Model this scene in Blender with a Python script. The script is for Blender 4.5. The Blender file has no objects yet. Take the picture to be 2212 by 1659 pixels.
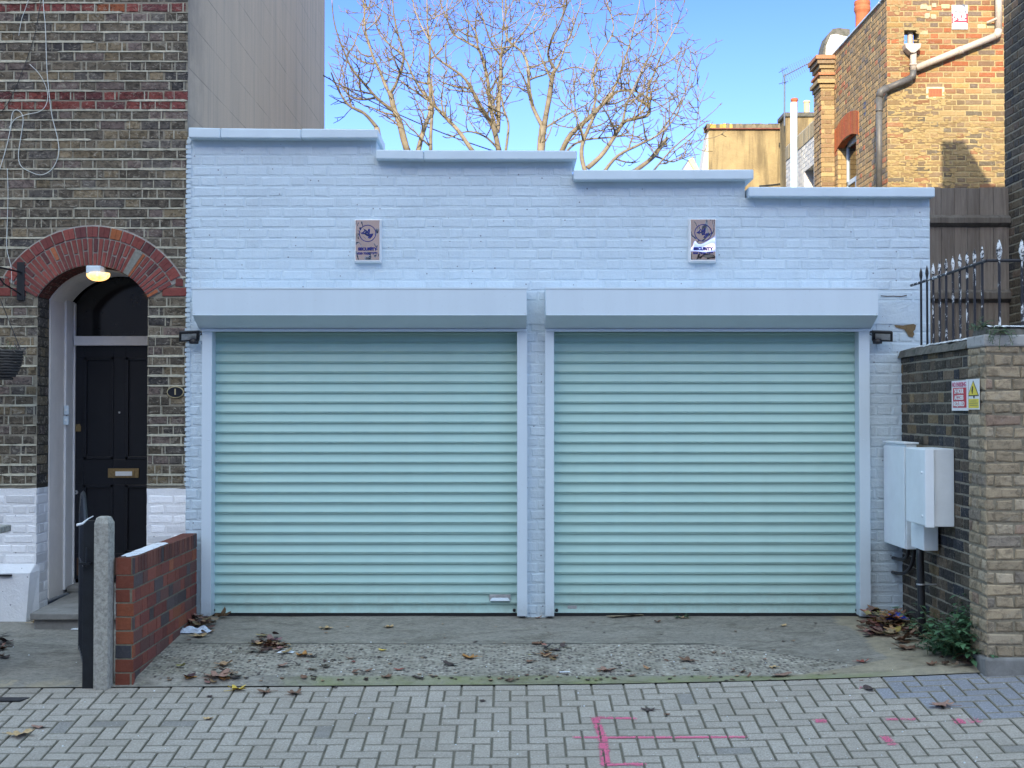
import bpy, math, random
from math import sin, cos, tan, radians, pi, sqrt, atan2
from mathutils import Vector, Matrix, noise
S = bpy.context.scene
COL = S.collection
R = random.Random(11)

# ------------------------------------------------------------------ camera
FP, CX, CY, TH, HC = 2950.0, 1106.0, 829.5, math.atan(58.5 / 2950.0), 1.565
def W(px, py, Y):
    """point at distance Y seen at (px, py) of the 2212 px wide measuring grid"""
    xc = (px - CX) / FP; yc = (CY - py) / FP
    dy = cos(TH) - yc * sin(TH); dz = sin(TH) + yc * cos(TH)
    t = Y / dy
    return Vector((xc * t, Y, HC + dz * t))
cd = bpy.data.cameras.new("camera"); cam = bpy.data.objects.new("camera", cd); COL.objects.link(cam)
cam.location = (0, 0, HC); cam.rotation_euler = (pi / 2 + TH, 0, 0)
cd.sensor_width = 36; cd.lens = 36 * FP / 2212; cd.clip_start = .05; cd.clip_end = 3000
S.camera = cam

# ------------------------------------------------------------------ world, sun
AZ, EL = radians(12.7), radians(21)
SUNV = Vector((-sin(AZ) * cos(EL), -cos(AZ) * cos(EL), sin(EL)))
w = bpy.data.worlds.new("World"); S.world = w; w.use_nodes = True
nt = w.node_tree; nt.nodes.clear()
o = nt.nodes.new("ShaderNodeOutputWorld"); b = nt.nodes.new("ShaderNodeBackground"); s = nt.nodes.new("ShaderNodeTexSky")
s.sky_type = 'NISHITA'; s.sun_disc = False; s.sun_elevation = EL; s.sun_rotation = pi + AZ
s.air_density = 1.0; s.dust_density = .6; s.ozone_density = 1.5
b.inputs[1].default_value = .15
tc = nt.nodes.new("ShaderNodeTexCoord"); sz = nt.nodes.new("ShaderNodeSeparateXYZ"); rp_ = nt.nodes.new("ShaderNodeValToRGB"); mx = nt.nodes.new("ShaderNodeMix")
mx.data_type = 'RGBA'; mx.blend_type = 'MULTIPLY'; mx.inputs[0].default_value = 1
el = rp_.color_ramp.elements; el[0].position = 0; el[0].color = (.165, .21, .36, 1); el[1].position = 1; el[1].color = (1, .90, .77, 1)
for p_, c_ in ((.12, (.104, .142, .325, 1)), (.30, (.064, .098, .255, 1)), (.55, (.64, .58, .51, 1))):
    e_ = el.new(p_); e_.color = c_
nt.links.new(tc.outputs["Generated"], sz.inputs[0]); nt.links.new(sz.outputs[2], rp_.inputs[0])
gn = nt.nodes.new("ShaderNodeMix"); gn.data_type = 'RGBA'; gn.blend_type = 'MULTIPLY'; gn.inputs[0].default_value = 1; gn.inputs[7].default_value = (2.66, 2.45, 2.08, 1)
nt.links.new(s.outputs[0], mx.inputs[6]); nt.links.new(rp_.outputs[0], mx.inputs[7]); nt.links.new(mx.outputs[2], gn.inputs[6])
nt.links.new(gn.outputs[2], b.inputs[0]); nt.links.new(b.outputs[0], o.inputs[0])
ld = bpy.data.lights.new("sun", 'SUN'); ld.energy = 2.0; ld.angle = radians(.5); ld.color = (1, .87, .64)
lo = bpy.data.objects.new("sun", ld); COL.objects.link(lo); lo.rotation_euler = SUNV.to_track_quat('Z', 'Y').to_euler()
lo.location = (-4, -20, 12)
S.view_settings.view_transform = 'Standard'; S.view_settings.look = 'None'; S.view_settings.gamma = 1
S.view_settings.exposure = EXPOSURE = 2.0
S.cycles.max_bounces = 8

# ------------------------------------------------------------------ mesh builder
class MB:
    def __init__(s): s.v = []; s.f = []; s.c = []; s.m = []
    def add(s, vs, fs, col=(1, 1, 1), mi=0):
        n = len(s.v); s.v += [tuple(p) for p in vs]
        for f in fs: s.f.append([n + i for i in f]); s.c.append(col); s.m.append(mi)
    def quad(s, a, b, c, d, col=(1, 1, 1), mi=0): s.add([a, b, c, d], [(0, 1, 2, 3)], col, mi)
    def box(s, x0, x1, y0, y1, z0, z1, col=(1, 1, 1), mi=0):
        s.hexa([(x0, y0, z0), (x1, y0, z0), (x1, y1, z0), (x0, y1, z0), (x0, y0, z1), (x1, y0, z1), (x1, y1, z1), (x0, y1, z1)], col, mi)
    def hexa(s, p, col=(1, 1, 1), mi=0):
        s.add(p, [(3, 2, 1, 0), (4, 5, 6, 7), (0, 1, 5, 4), (1, 2, 6, 5), (2, 3, 7, 6), (3, 0, 4, 7)], col, mi)
    def prism(s, poly, O, U, V, N, d, col=(1, 1, 1), mi=0):
        """polygon (u,v) in the plane O,U,V pushed along N by d"""
        O = Vector(O); U = Vector(U); V = Vector(V); N = Vector(N); n = len(poly)
        a = [O + U * u + V * v for u, v in poly]; bb = [p + N * d for p in a]
        s.add(a + bb, [tuple(range(n))[::-1], tuple(range(n, 2 * n))] + [(i, (i + 1) % n, n + (i + 1) % n, n + i) for i in range(n)], col, mi)
    def tube(s, pts, r, n=8, col=(1, 1, 1), mi=0, cap=True):
        pts = [Vector(p) for p in pts]
        rs = r if isinstance(r, (list, tuple)) else [r] * len(pts)
        up = None; base = len(s.v); k = len(pts)
        for i, p in enumerate(pts):
            t = (pts[min(i + 1, k - 1)] - pts[max(i - 1, 0)])
            t = t.normalized() if t.length > 1e-9 else Vector((0, 0, 1))
            if up is None: up = Vector((0, 0, 1)) if abs(t.z) < .9 else Vector((1, 0, 0))
            a = t.cross(up); a = a.normalized() if a.length > 1e-6 else t.orthogonal().normalized()
            bb = a.cross(t).normalized(); up = bb
            for j in range(n):
                q = 2 * pi * j / n; s.v.append(tuple(p + (a * cos(q) + bb * sin(q)) * rs[i]))
        for i in range(k - 1):
            for j in range(n):
                j2 = (j + 1) % n
                s.f.append([base + i * n + j, base + i * n + j2, base + (i + 1) * n + j2, base + (i + 1) * n + j]); s.c.append(col); s.m.append(mi)
        if cap:
            s.f.append([base + j for j in range(n)][::-1]); s.c.append(col); s.m.append(mi)
            s.f.append([base + (k - 1) * n + j for j in range(n)]); s.c.append(col); s.m.append(mi)
    def lathe(s, prof, c, n=20, ax=(0, 0, 1), col=(1, 1, 1), mi=0):
        """profile of (radius, height) turned about ax through c"""
        ax = Vector(ax).normalized(); a = ax.orthogonal().normalized(); bb = ax.cross(a); c = Vector(c); base = len(s.v)
        for r, h in prof:
            for j in range(n):
                q = 2 * pi * j / n; s.v.append(tuple(c + ax * h + (a * cos(q) + bb * sin(q)) * r))
        for i in range(len(prof) - 1):
            for j in range(n):
                j2 = (j + 1) % n
                s.f.append([base + i * n + j, base + i * n + j2, base + (i + 1) * n + j2, base + (i + 1) * n + j]); s.c.append(col); s.m.append(mi)
        for i in (0, len(prof) - 1):
            if prof[i][0] > 1e-4:
                s.f.append([base + i * n + j for j in range(n)]); s.c.append(col); s.m.append(mi)
    def build(s, name, mats, parent=None, bevel=0, smooth=False, loc=None):
        me = bpy.data.meshes.new(name); vs = s.v
        if loc is not None:
            L = Vector(loc); vs = [tuple(Vector(p) - L) for p in vs]
        me.from_pydata(vs, [], s.f)
        if not isinstance(mats, (list, tuple)): mats = [mats]
        for m in mats: me.materials.append(m)
        me.polygons.foreach_set("material_index", s.m)
        ca = me.color_attributes.new("Col", 'FLOAT_COLOR', 'CORNER')
        buf = []
        for f, c in zip(s.f, s.c): buf += [c[0], c[1], c[2], c[3] if len(c) > 3 else 1.0] * len(f)
        ca.data.foreach_set("color", buf)
        if smooth: me.polygons.foreach_set("use_smooth", [True] * len(s.f))
        me.update()
        ob = bpy.data.objects.new(name, me); COL.objects.link(ob)
        if parent is not None: ob.parent = parent
        if loc is not None: ob.location = loc
        if bevel:
            m = ob.modifiers.new("bevel", 'BEVEL'); m.width = bevel; m.segments = 2; m.limit_method = 'ANGLE'
        return ob

def tag(o, label=None, cat=None, group=None, kind=None):
    if label: o['label'] = label
    if cat: o['category'] = cat
    if group: o['group'] = group
    if kind: o['kind'] = kind
    return o
def thing(name, label, cat, loc=(0, 0, 0), group=None):
    e = bpy.data.objects.new(name, None); COL.objects.link(e); e.empty_display_size = .1
    # parts are modelled in world coordinates: keep the empty at the thing's base and offset its parts
    e.location = loc
    return tag(e, label, cat, group)
def part(mb, name, mats, parent, **k):
    """a child mesh, modelled in world coordinates"""
    L = Vector((0, 0, 0)); q = parent
    while q is not None: L += q.location; q = q.parent
    ob = mb.build(name, mats, None, **k)
    ob.data.transform(Matrix.Translation(-L)); ob.parent = parent
    return ob
def base_at(o, loc):
    """set the origin of a lone mesh thing to its base"""
    o.data.transform(Matrix.Translation(-Vector(loc))); o.location = loc
    return o

# ------------------------------------------------------------------ materials
def mat(name): 
    m = bpy.data.materials.new(name); m.use_nodes = True
    return m, m.node_tree, m.node_tree.nodes["Principled BSDF"]
class N:
    """tiny node helper"""
    def __init__(s, nt): s.t = nt
    def n(s, typ, **k):
        x = s.t.nodes.new(typ)
        for a, v in k.items(): setattr(x, a, v)
        return x
    def l(s, a, b): s.t.links.new(a, b)
    def coord(s, scale=(1, 1, 1)):
        g = s.n("ShaderNodeNewGeometry"); m = s.n("ShaderNodeMapping"); m.inputs[3].default_value = scale
        s.l(g.outputs["Position"], m.inputs[0]); return m.outputs[0]
    def noise(s, scale, detail=4, rough=.6, vec=None, dist=0):
        x = s.n("ShaderNodeTexNoise"); x.inputs["Scale"].default_value = scale; x.inputs["Detail"].default_value = detail
        x.inputs["Roughness"].default_value = rough; x.inputs["Distortion"].default_value = dist
        s.l(vec if vec else s.coord(), x.inputs["Vector"]); return x.outputs["Fac"]
    def vor(s, scale, vec=None, feature='F1', out="Distance", rnd=1):
        x = s.n("ShaderNodeTexVoronoi", feature=feature); x.inputs["Scale"].default_value = scale; x.inputs["Randomness"].default_value = rnd
        s.l(vec if vec else s.coord(), x.inputs["Vector"]); return x.outputs[out]
    def ramp(s, fac, stops):
        x = s.n("ShaderNodeValToRGB"); e = x.color_ramp.elements
        while len(e) < len(stops): e.new(.5)
        for i, (p, c) in enumerate(stops):
            e[i].position = p; e[i].color = (c, c, c, 1) if isinstance(c, (int, float)) else (c[0], c[1], c[2], 1)
        s.l(fac, x.inputs[0]); return x.outputs[0]
    def mix(s, fac, a, b, mode='MIX'):
        x = s.n("ShaderNodeMix", data_type='RGBA', blend_type=mode)
        for i, v in ((0, fac), (6, a), (7, b)):
            if isinstance(v, (int, float)): x.inputs[i].default_value = v if i == 0 else (v, v, v, 1)
            elif isinstance(v, (tuple, list)): x.inputs[i].default_value = (v[0], v[1], v[2], 1)
            else: s.l(v, x.inputs[i])
        return x.outputs[2]
    def math(s, op, a, b=0.0):
        x = s.n("ShaderNodeMath", operation=op)
        for i, v in ((0, a), (1, b)):
            if isinstance(v, (int, float)): x.inputs[i].default_value = v
            else: s.l(v, x.inputs[i])
        return x.outputs[0]
    def attr(s):
        x = s.n("ShaderNodeVertexColor"); x.layer_name = "Col"; return x.outputs[0], x.outputs[1]
    def bump(s, h, strength, dist, bsdf):
        x = s.n("ShaderNodeBump"); x.inputs["Strength"].default_value = strength; x.inputs["Distance"].default_value = dist
        s.l(h, x.inputs["Height"]); s.l(x.outputs[0], bsdf.inputs["Normal"])

def plain(name, col, rough=.6, metal=0, var=.12, scale=14, bump=0, spec=.5, coat=0):
    m, t, p = mat(name); k = N(t)
    a = tuple(c * (1 - var) for c in col); bb = tuple(min(1, c * (1 + var)) for c in col)
    k.l(k.mix(k.ramp(k.noise(scale), [(.3, 0), (.7, 1)]), a, bb), p.inputs["Base Color"])
    p.inputs["Roughness"].default_value = rough; p.inputs["Metallic"].default_value = metal
    p.inputs["Specular IOR Level"].default_value = spec; p.inputs["Coat Weight"].default_value = coat
    if bump: k.bump(k.noise(scale * 5, 5), bump, .003, p)
    return m

def brick_mat(name, soot=.5, light=.25, bump=.6, sc=26):
    """face colours come from the brick's own colour; mottled with soot and pale patches"""
    m, t, p = mat(name); k = N(t); c, _ = k.attr()
    v = k.coord((1, 1, 1.35))
    d = k.mix(k.math('MULTIPLY', k.ramp(k.noise(sc, 6, .7, v, .6), [(.46, 0), (.62, 1)]), soot), c, k.mix(1, c, (.22, .22, .24), 'MULTIPLY'))
    d = k.mix(k.math('MULTIPLY', k.ramp(k.noise(sc * .7, 7, .78, k.coord((1.1, 1, 1.7)), 1.2), [(.53, 0), (.66, 1)]), light), d, (.46, .42, .34))
    d = k.mix(k.math('MULTIPLY', k.ramp(k.noise(1.7, 6, .65), [(.38, 0), (.68, 1)]), soot * .55), d, k.mix(1, d, (.55, .53, .52), 'MULTIPLY'))
    d = k.mix(k.ramp(k.noise(190, 3), [(.3, .0), (.75, .35)]), d, k.mix(1, c, (.5, .5, .5), 'MULTIPLY'))
    k.l(d, p.inputs["Base Color"]); p.inputs["Roughness"].default_value = .9; p.inputs["Specular IOR Level"].default_value = .25
    k.bump(k.noise(70, 8, .75), bump, .006, p)
    return m
def mortar_mat(name, bump=.6):
    m, t, p = mat(name); k = N(t); c, _ = k.attr()
    d = k.mix(k.ramp(k.noise(34, 6, .7), [(.35, 0), (.7, .8)]), c, k.mix(1, c, (.5, .5, .5), 'MULTIPLY'))
    d = k.mix(k.ramp(k.noise(1.9, 6, .65), [(.38, 0), (.68, .5)]), d, k.mix(1, d, (.5, .5, .5), 'MULTIPLY'))
    k.l(d, p.inputs["Base Color"]); p.inputs["Roughness"].default_value = .95; p.inputs["Specular IOR Level"].default_value = .15
    k.bump(k.noise(120, 6, .7), bump, .004, p)
    return m
M = {}
M['stock'] = brick_mat("sooty_stock_brick", .85, .85)
M['red'] = brick_mat("red_brick", .3, .1, .45)
M['yellow'] = brick_mat("sunny_stock_brick", .22, .4, .5)
M['dark'] = brick_mat("dark_garden_brick", .6, .35)
M['pale'] = brick_mat("pale_pier_brick", .62, .5, 1.0, 15)
M['lowred'] = brick_mat("low_wall_brick", .2, .06, .4)
M['mortar'] = mortar_mat("mortar")

def painted_brick():
    m, t, p = mat("white_painted_brick"); k = N(t); c, _ = k.attr()
    d = k.mix(k.ramp(k.noise(1.6, 5, .6), [(.3, 0), (.75, .5)]), c, k.mix(1, c, (.88, .89, .91), 'MULTIPLY'))
    sp = k.n("ShaderNodeTexVoronoi", feature='F1'); sp.inputs["Scale"].default_value = 17; k.l(k.coord(), sp.inputs["Vector"])
    spot = k.math('LESS_THAN', sp.outputs["Distance"], .10)
    sel = k.n("ShaderNodeSeparateColor"); k.l(sp.outputs["Color"], sel.inputs[0])
    spot = k.math('MULTIPLY', spot, k.math('GREATER_THAN', sel.outputs[0], .74))
    stz = k.ramp(k.noise(5, 6, .65, k.coord((1, 1, .09)), .2), [(.5, 0), (.7, 1)])
    d = k.mix(k.math('MULTIPLY', stz, .22), d, k.mix(1, c, (.72, .70, .68), 'MULTIPLY'))
    d = k.mix(k.math('MULTIPLY', spot, .75), d, (.12, .12, .16))
    d = k.mix(k.math('MULTIPLY', k.ramp(k.noise(38, 4, .6, None, .5), [(.66, 0), (.72, 1)]), .18), d, (.42, .42, .42))
    k.l(d, p.inputs["Base Color"]); p.inputs["Roughness"].default_value = .55; p.inputs["Specular IOR Level"].default_value = .35
    h = k.math('ADD', k.noise(11, 5, .65, None, .5), k.math('MULTIPLY', k.noise(60, 5, .6), .5))
    k.bump(h, .65, .012, p)
    return m
M['wpaint'] = painted_brick()
M['white'] = plain("white_paint", (.565, .67, .74), .45, var=.04, scale=5, bump=.1)
M['frame'] = plain("painted_door_frame", (.8, .8, .8), .45, var=.05, scale=9, bump=.15)
M['lining'] = plain("cream_painted_lining", (.78, .73, .68), .6, var=.07, scale=5, bump=.2)
M['door'] = plain("black_gloss_paint", (.012, .014, .02), .32, var=.1, spec=.35)
M['blackiron'] = plain("black_painted_iron", (.007, .009, .013), .45, var=.3, scale=30, bump=.4)
M['black'] = plain("black_plastic", (.015, .016, .02), .45, var=.2)
M['rubber'] = plain("black_rubber", (.02, .02, .022), .7)
M['brass'] = plain("aged_brass", (.30, .22, .11), .45, .8, var=.2, scale=60)
M['steel'] = plain("zinc_plated_steel", (.55, .56, .58), .35, .7, var=.15, scale=40)
M['darkglass'] = plain("unlit_glass", (.012, .013, .014), .08, var=.1, spec=.5)
M['gold'] = plain("gold_paint", (.55, .47, .27), .4, .3)
def sheet(name, col, rough, dirt, dz):
    """coated metal with faint run marks and splashed dirt near the ground"""
    m, t, p = mat(name); k = N(t)
    st = k.ramp(k.noise(7, 5, .6, k.coord((1, 1, .05))), [(.42, 0), (.72, 1)])
    d = k.mix(k.math('MULTIPLY', st, .16), col, tuple(c * .72 for c in col))
    d = k.mix(k.math('MULTIPLY', k.ramp(k.noise(1.1, 5, .6), [(.35, 0), (.7, 1)]), .14), d, tuple(c * .8 for c in col))
    d = k.mix(k.math('MULTIPLY', k.ramp(k.noise(45, 4, .6), [(.62, 0), (.72, 1)]), .12), d, (.3, .3, .27))
    if dirt:
        sx = k.n("ShaderNodeSeparateXYZ"); g = k.n("ShaderNodeNewGeometry"); k.l(g.outputs["Position"], sx.inputs[0])
        lo = k.ramp(k.math('DIVIDE', sx.outputs[2], dz), [(0, 1), (1, 0)])
        d = k.mix(k.math('MULTIPLY', k.math('MULTIPLY', lo, k.ramp(k.noise(16, 6, .7), [(.3, .2), (.65, 1)])), dirt), d, (.20, .20, .165))
    k.l(d, p.inputs["Base Color"]); k.l(k.ramp(k.noise(6, 5, .7), [(.3, rough - .08), (.7, rough + .15)]), p.inputs["Roughness"])
    k.bump(k.noise(2.2, 3, .5), .12, .01, p)
    return m
M['teal'] = sheet("mint_green_shutter_paint", (.375, .59, .56), .42, .45, .28)
M['pvc'] = sheet("white_powder_coated_metal", (.61, .715, .79), .40, .5, .16)
M['terracotta'] = plain("terracotta", (.42, .13, .05), .8, var=.2, scale=9, bump=.3)
M['creampot'] = plain("cream_clay", (.6, .48, .27), .8, var=.2, scale=9, bump=.3)
M['greybox'] = plain("white_glassfibre", (.80, .86, .90), .4, var=.05, scale=6, bump=.05)
M['signwhite'] = plain("sign_white", (.80, .80, .80), .35, var=.02)
M['signred'] = plain("sign_red", (.55, .015, .04), .4, var=.03)
M['signyellow'] = plain("sign_yellow", (.78, .62, .04), .4, var=.03)
M['signgrey'] = plain("sign_grey", (.12, .14, .17), .5)
M['signblack'] = plain("sign_black", (.012, .012, .02), .5)
M['logoblue'] = plain("logo_blue", (.008, .012, .16), .4)
M['pinktxt'] = plain("sign_pink_lettering", (.55, .16, .25), .5)
M['pipe'] = plain("grey_cast_pipe", (.10, .095, .09), .5, var=.2, scale=20, bump=.3)
M['whitepipe'] = plain("flaking_white_pipe", (.48, .41, .34), .6, var=.15, scale=40, bump=.5)
M['cable'] = plain("white_cable", (.62, .64, .60), .6)
M['darkcable'] = plain("dark_cable", (.03, .03, .03), .6)
M['plastic'] = plain("clear_crumpled_plastic", (.55, .62, .72), .25, var=.2, scale=40, bump=.6)
M['paper'] = plain("white_paper", (.72, .76, .80), .8, var=.08)
M['bluepack'] = plain("blue_wrapper", (.02, .06, .38), .35, var=.2)
M['card'] = plain("wet_cardboard", (.26, .21, .14), .9)

def mix2(name, a, bcol, scale, lo, hi, rough=.6, bump=.3, vec=(1, 1, 1), metal=0):
    m, t, p = mat(name); k = N(t)
    k.l(k.mix(k.ramp(k.noise(scale, 7, .7, k.coord(vec), .4), [(lo, 0), (hi, 1)]), a, bcol), p.inputs["Base Color"])
    p.inputs["Roughness"].default_value = rough; p.inputs["Metallic"].default_value = metal
    k.bump(k.noise(90, 6, .7), bump, .004, p); return m
M['railpaint'] = mix2("black_iron_splashed_with_white_paint", (.018, .018, .025), (.72, .74, .74), 20, .56, .60, vec=(1, 1, .5))
M['spear'] = mix2("white_splashed_spearhead", (.02, .02, .025), (.70, .72, .72), 34, .46, .52)
M['wallsplash'] = mix2("flaked_white_paint", (.16, .06, .045), (.74, .76, .80), 22, .36, .41, .8, .6)
M['concrete'] = mix2("weathered_concrete", (.43, .41, .36), (.17, .165, .145), 38, .40, .72, .95, 1.0)
M['stone'] = mix2("grey_step_stone", (.26, .255, .24), (.16, .155, .145), 9, .35, .7, .85, .5)
M['coping_old'] = mix2("old_mossy_coping", (.15, .14, .12), (.07, .072, .055), 16, .4, .65, .95, 1)
M['palestone'] = mix2("pale_patched_stone", (.40, .39, .37), (.16, .155, .14), 18, .52, .7, .9, .9)
M['dirtywhite'] = mix2("dirty_white_render", (.62, .58, .52), (.34, .30, .25), 7, .55, .8, .8, .3)
M['rustkick'] = plain("brown_kick_plate", (.07, .035, .02), .5)

def wood():
    m, t, p = mat("weathered_fence_timber"); k = N(t); c, _ = k.attr()
    g = k.noise(30, 8, .7, k.coord((1, 1, .07)), .5); k2 = k.noise(3.5, 5, .6, k.coord((1, 1, .5)))
    d = k.mix(k.ramp(g, [(.35, 0), (.65, 1)]), k.mix(1, c, (.55, .53, .52), 'MULTIPLY'), c)
    d = k.mix(k.ramp(k2, [(.45, 0), (.7, .6)]), d, k.mix(1, c, (.6, .57, .53), 'MULTIPLY'))
    k.l(d, p.inputs["Base Color"]); p.inputs["Roughness"].default_value = .85; k.bump(g, .6, .006, p); return m
M['wood'] = wood()

def render_flank():
    m, t, p = mat("grey_lined_render"); k = N(t)
    g = k.n("ShaderNodeNewGeometry"); mp = k.n("ShaderNodeMapping"); mp.inputs[2].default_value = (0, 0, 0)
    sx = k.n("ShaderNodeSeparateXYZ"); k.l(g.outputs["Position"], sx.inputs[0])
    cb = k.n("ShaderNodeCombineXYZ"); k.l(sx.outputs[1], cb.inputs[0]); k.l(k.math('ADD', sx.outputs[2], .12), cb.inputs[1])
    br = k.n("ShaderNodeTexBrick"); br.inputs["Scale"].default_value = 1; br.inputs["Brick Width"].default_value = 1.9
    br.inputs["Row Height"].default_value = .36; br.inputs["Mortar Size"].default_value = .005; br.inputs["Mortar Smooth"].default_value = .4
    k.l(cb.outputs[0], br.inputs["Vector"])
    base = k.mix(k.ramp(k.noise(2.2, 6, .65, k.coord((1, 1.2, .25)), .3), [(.3, 0), (.7, 1)]), (.64, .475, .33), (.545, .41, .29))
    base = k.mix(k.math('MULTIPLY', k.ramp(k.noise(3.4, 7, .7, k.coord((1, 3, .12)), .2), [(.5, 0), (.66, 1)]), .35), base, (.27, .23, .195))
    # soot where the flank meets the street corner
    near = k.math('MULTIPLY', k.ramp(k.math('SUBTRACT', sx.outputs[1], 10.4), [(0.0, 1), (.9, 0)]), .75)
    base = k.mix(k.math('MULTIPLY', near, k.ramp(k.noise(3, 6, .7), [(.3, .3), (.7, 1)])), base, (.085, .08, .075))
    base = k.mix(k.ramp(k.noise(150, 3, .6), [(.35, .25), (.6, 0)]), base, (.2, .18, .16))
    base = k.mix(k.math('MULTIPLY', br.outputs["Fac"], k.ramp(k.noise(1.3, 4), [(.4, .1), (.6, .6)])), base, (.14, .12, .10))
    k.l(base, p.inputs["Base Color"]); p.inputs["Roughness"].default_value = .9
    k.bump(k.math('SUBTRACT', k.noise(110, 5, .7), k.math('MULTIPLY', br.outputs["Fac"], 1)), .4, .004, p); return m
M['flank'] = render_flank()
def stained_render():
    m, t, p = mat("stained_ochre_render"); k = N(t)
    base = k.mix(k.ramp(k.noise(2.5, 6, .7), [(.35, 0), (.65, 1)]), (.37, .28, .135), (.27, .20, .10))
    st = k.ramp(k.noise(2.3, 6, .6, k.coord((1.6, 1, .16)), .3), [(.46, 0), (.58, 1)])
    base = k.mix(k.math('MULTIPLY', st, .8), base, (.14, .105, .055))
    k.l(base, p.inputs["Base Color"]); p.inputs["Roughness"].default_value = .95; k.bump(k.noise(30, 6), .6, .02, p); return m
M['ochre'] = stained_render()
def chrome():
    m, t, p = mat("rippled_mirror_steel"); k = N(t)
    p.inputs["Base Color"].default_value = (1, .80, .70, 1); p.inputs["Metallic"].default_value = 1; p.inputs["Roughness"].default_value = .05
    k.bump(k.noise(5.5, 1.0, .4, k.coord((1, 1, .8)), .5), 1, .03, p); return m
M['mirror'] = chrome()
def glow():
    m, t, p = mat("lit_lamp_diffuser"); k = N(t)
    p.inputs["Base Color"].default_value = (.9, .7, .35, 1)
    k.l(k.mix(k.ramp(k.noise(26, 3, .6, None, 1), [(.35, 0), (.65, 1)]), (1, .33, .04), (1, .72, .28)), p.inputs["Emission Color"])
    p.inputs["Emission Strength"].default_value = .55; p.inputs["Roughness"].default_value = .3; return m
M['glow'] = glow()
def leafmat():
    m, t, p = mat("dead_leaf"); k = N(t); c, _ = k.attr()
    k.l(k.mix(k.ramp(k.noise(60, 5, .7), [(.35, 0), (.7, .8)]), c, k.mix(1, c, (.45, .4, .38), 'MULTIPLY')), p.inputs["Base Color"])
    p.inputs["Roughness"].default_value = .6; k.bump(k.noise(90, 4), .4, .004, p); return m
M['leaf'] = leafmat()
def vcol(name, rough=.7, var=.35, sc=30, bump=.4):
    m, t, p = mat(name); k = N(t); c, _ = k.attr()
    k.l(k.mix(k.ramp(k.noise(sc, 5, .65), [(.35, 0), (.7, 1)]), c, k.mix(1, c, (1 - var,) * 3, 'MULTIPLY')), p.inputs["Base Color"])
    p.inputs["Roughness"].default_value = rough; k.bump(k.noise(sc * 4, 6, .7), bump, .004, p); return m
M['bark'] = vcol("pale_bark", .85, .5, 12, .6)
M['plant'] = vcol("leafy_green", .5, .3, 20, .2)
def paver():
    m, t, p = mat("concrete_block_paving"); k = N(t); c, _ = k.attr()
    d = k.mix(k.ramp(k.noise(95, 6, .75), [(.36, 0), (.62, 1)]), k.mix(1, c, (.60, .60, .60), 'MULTIPLY'), k.mix(1, c, (1.12, 1.12, 1.12), 'MULTIPLY'))
    d = k.mix(k.math('MULTIPLY', k.ramp(k.noise(1.3, 6, .65, k.coord((1, 1.6, 1)), .4), [(.42, 0), (.68, 1)]), .45), d, k.mix(1, c, (.62, .60, .55), 'MULTIPLY'))
    d = k.mix(k.math('MULTIPLY', k.ramp(k.noise(9, 6, .7), [(.58, 0), (.70, 1)]), .45), d, k.mix(1, c, (.55, .54, .50), 'MULTIPLY'))
    v = k.n("ShaderNodeTexVoronoi", feature='F1'); v.inputs["Scale"].default_value = 55; k.l(k.coord(), v.inputs["Vector"]); sc_ = k.n("ShaderNodeSeparateColor"); k.l(v.outputs["Color"], sc_.inputs[0])
    sp = k.math('MULTIPLY', k.math('LESS_THAN', v.outputs["Distance"], .2), k.math('GREATER_THAN', sc_.outputs[0], .86)); d = k.mix(k.math('MULTIPLY', sp, .6), d, (.62, .62, .60))
    k.l(d, p.inputs["Base Color"]); p.inputs["Roughness"].default_value = .92; p.inputs["Specular IOR Level"].default_value = .3; k.bump(k.noise(110, 6, .75), .9, .004, p); return m
M['paver'] = paver()
M['pink'] = plain("pink_spray_paint", (.85, .19, .33), .7, var=.12, scale=60)
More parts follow.
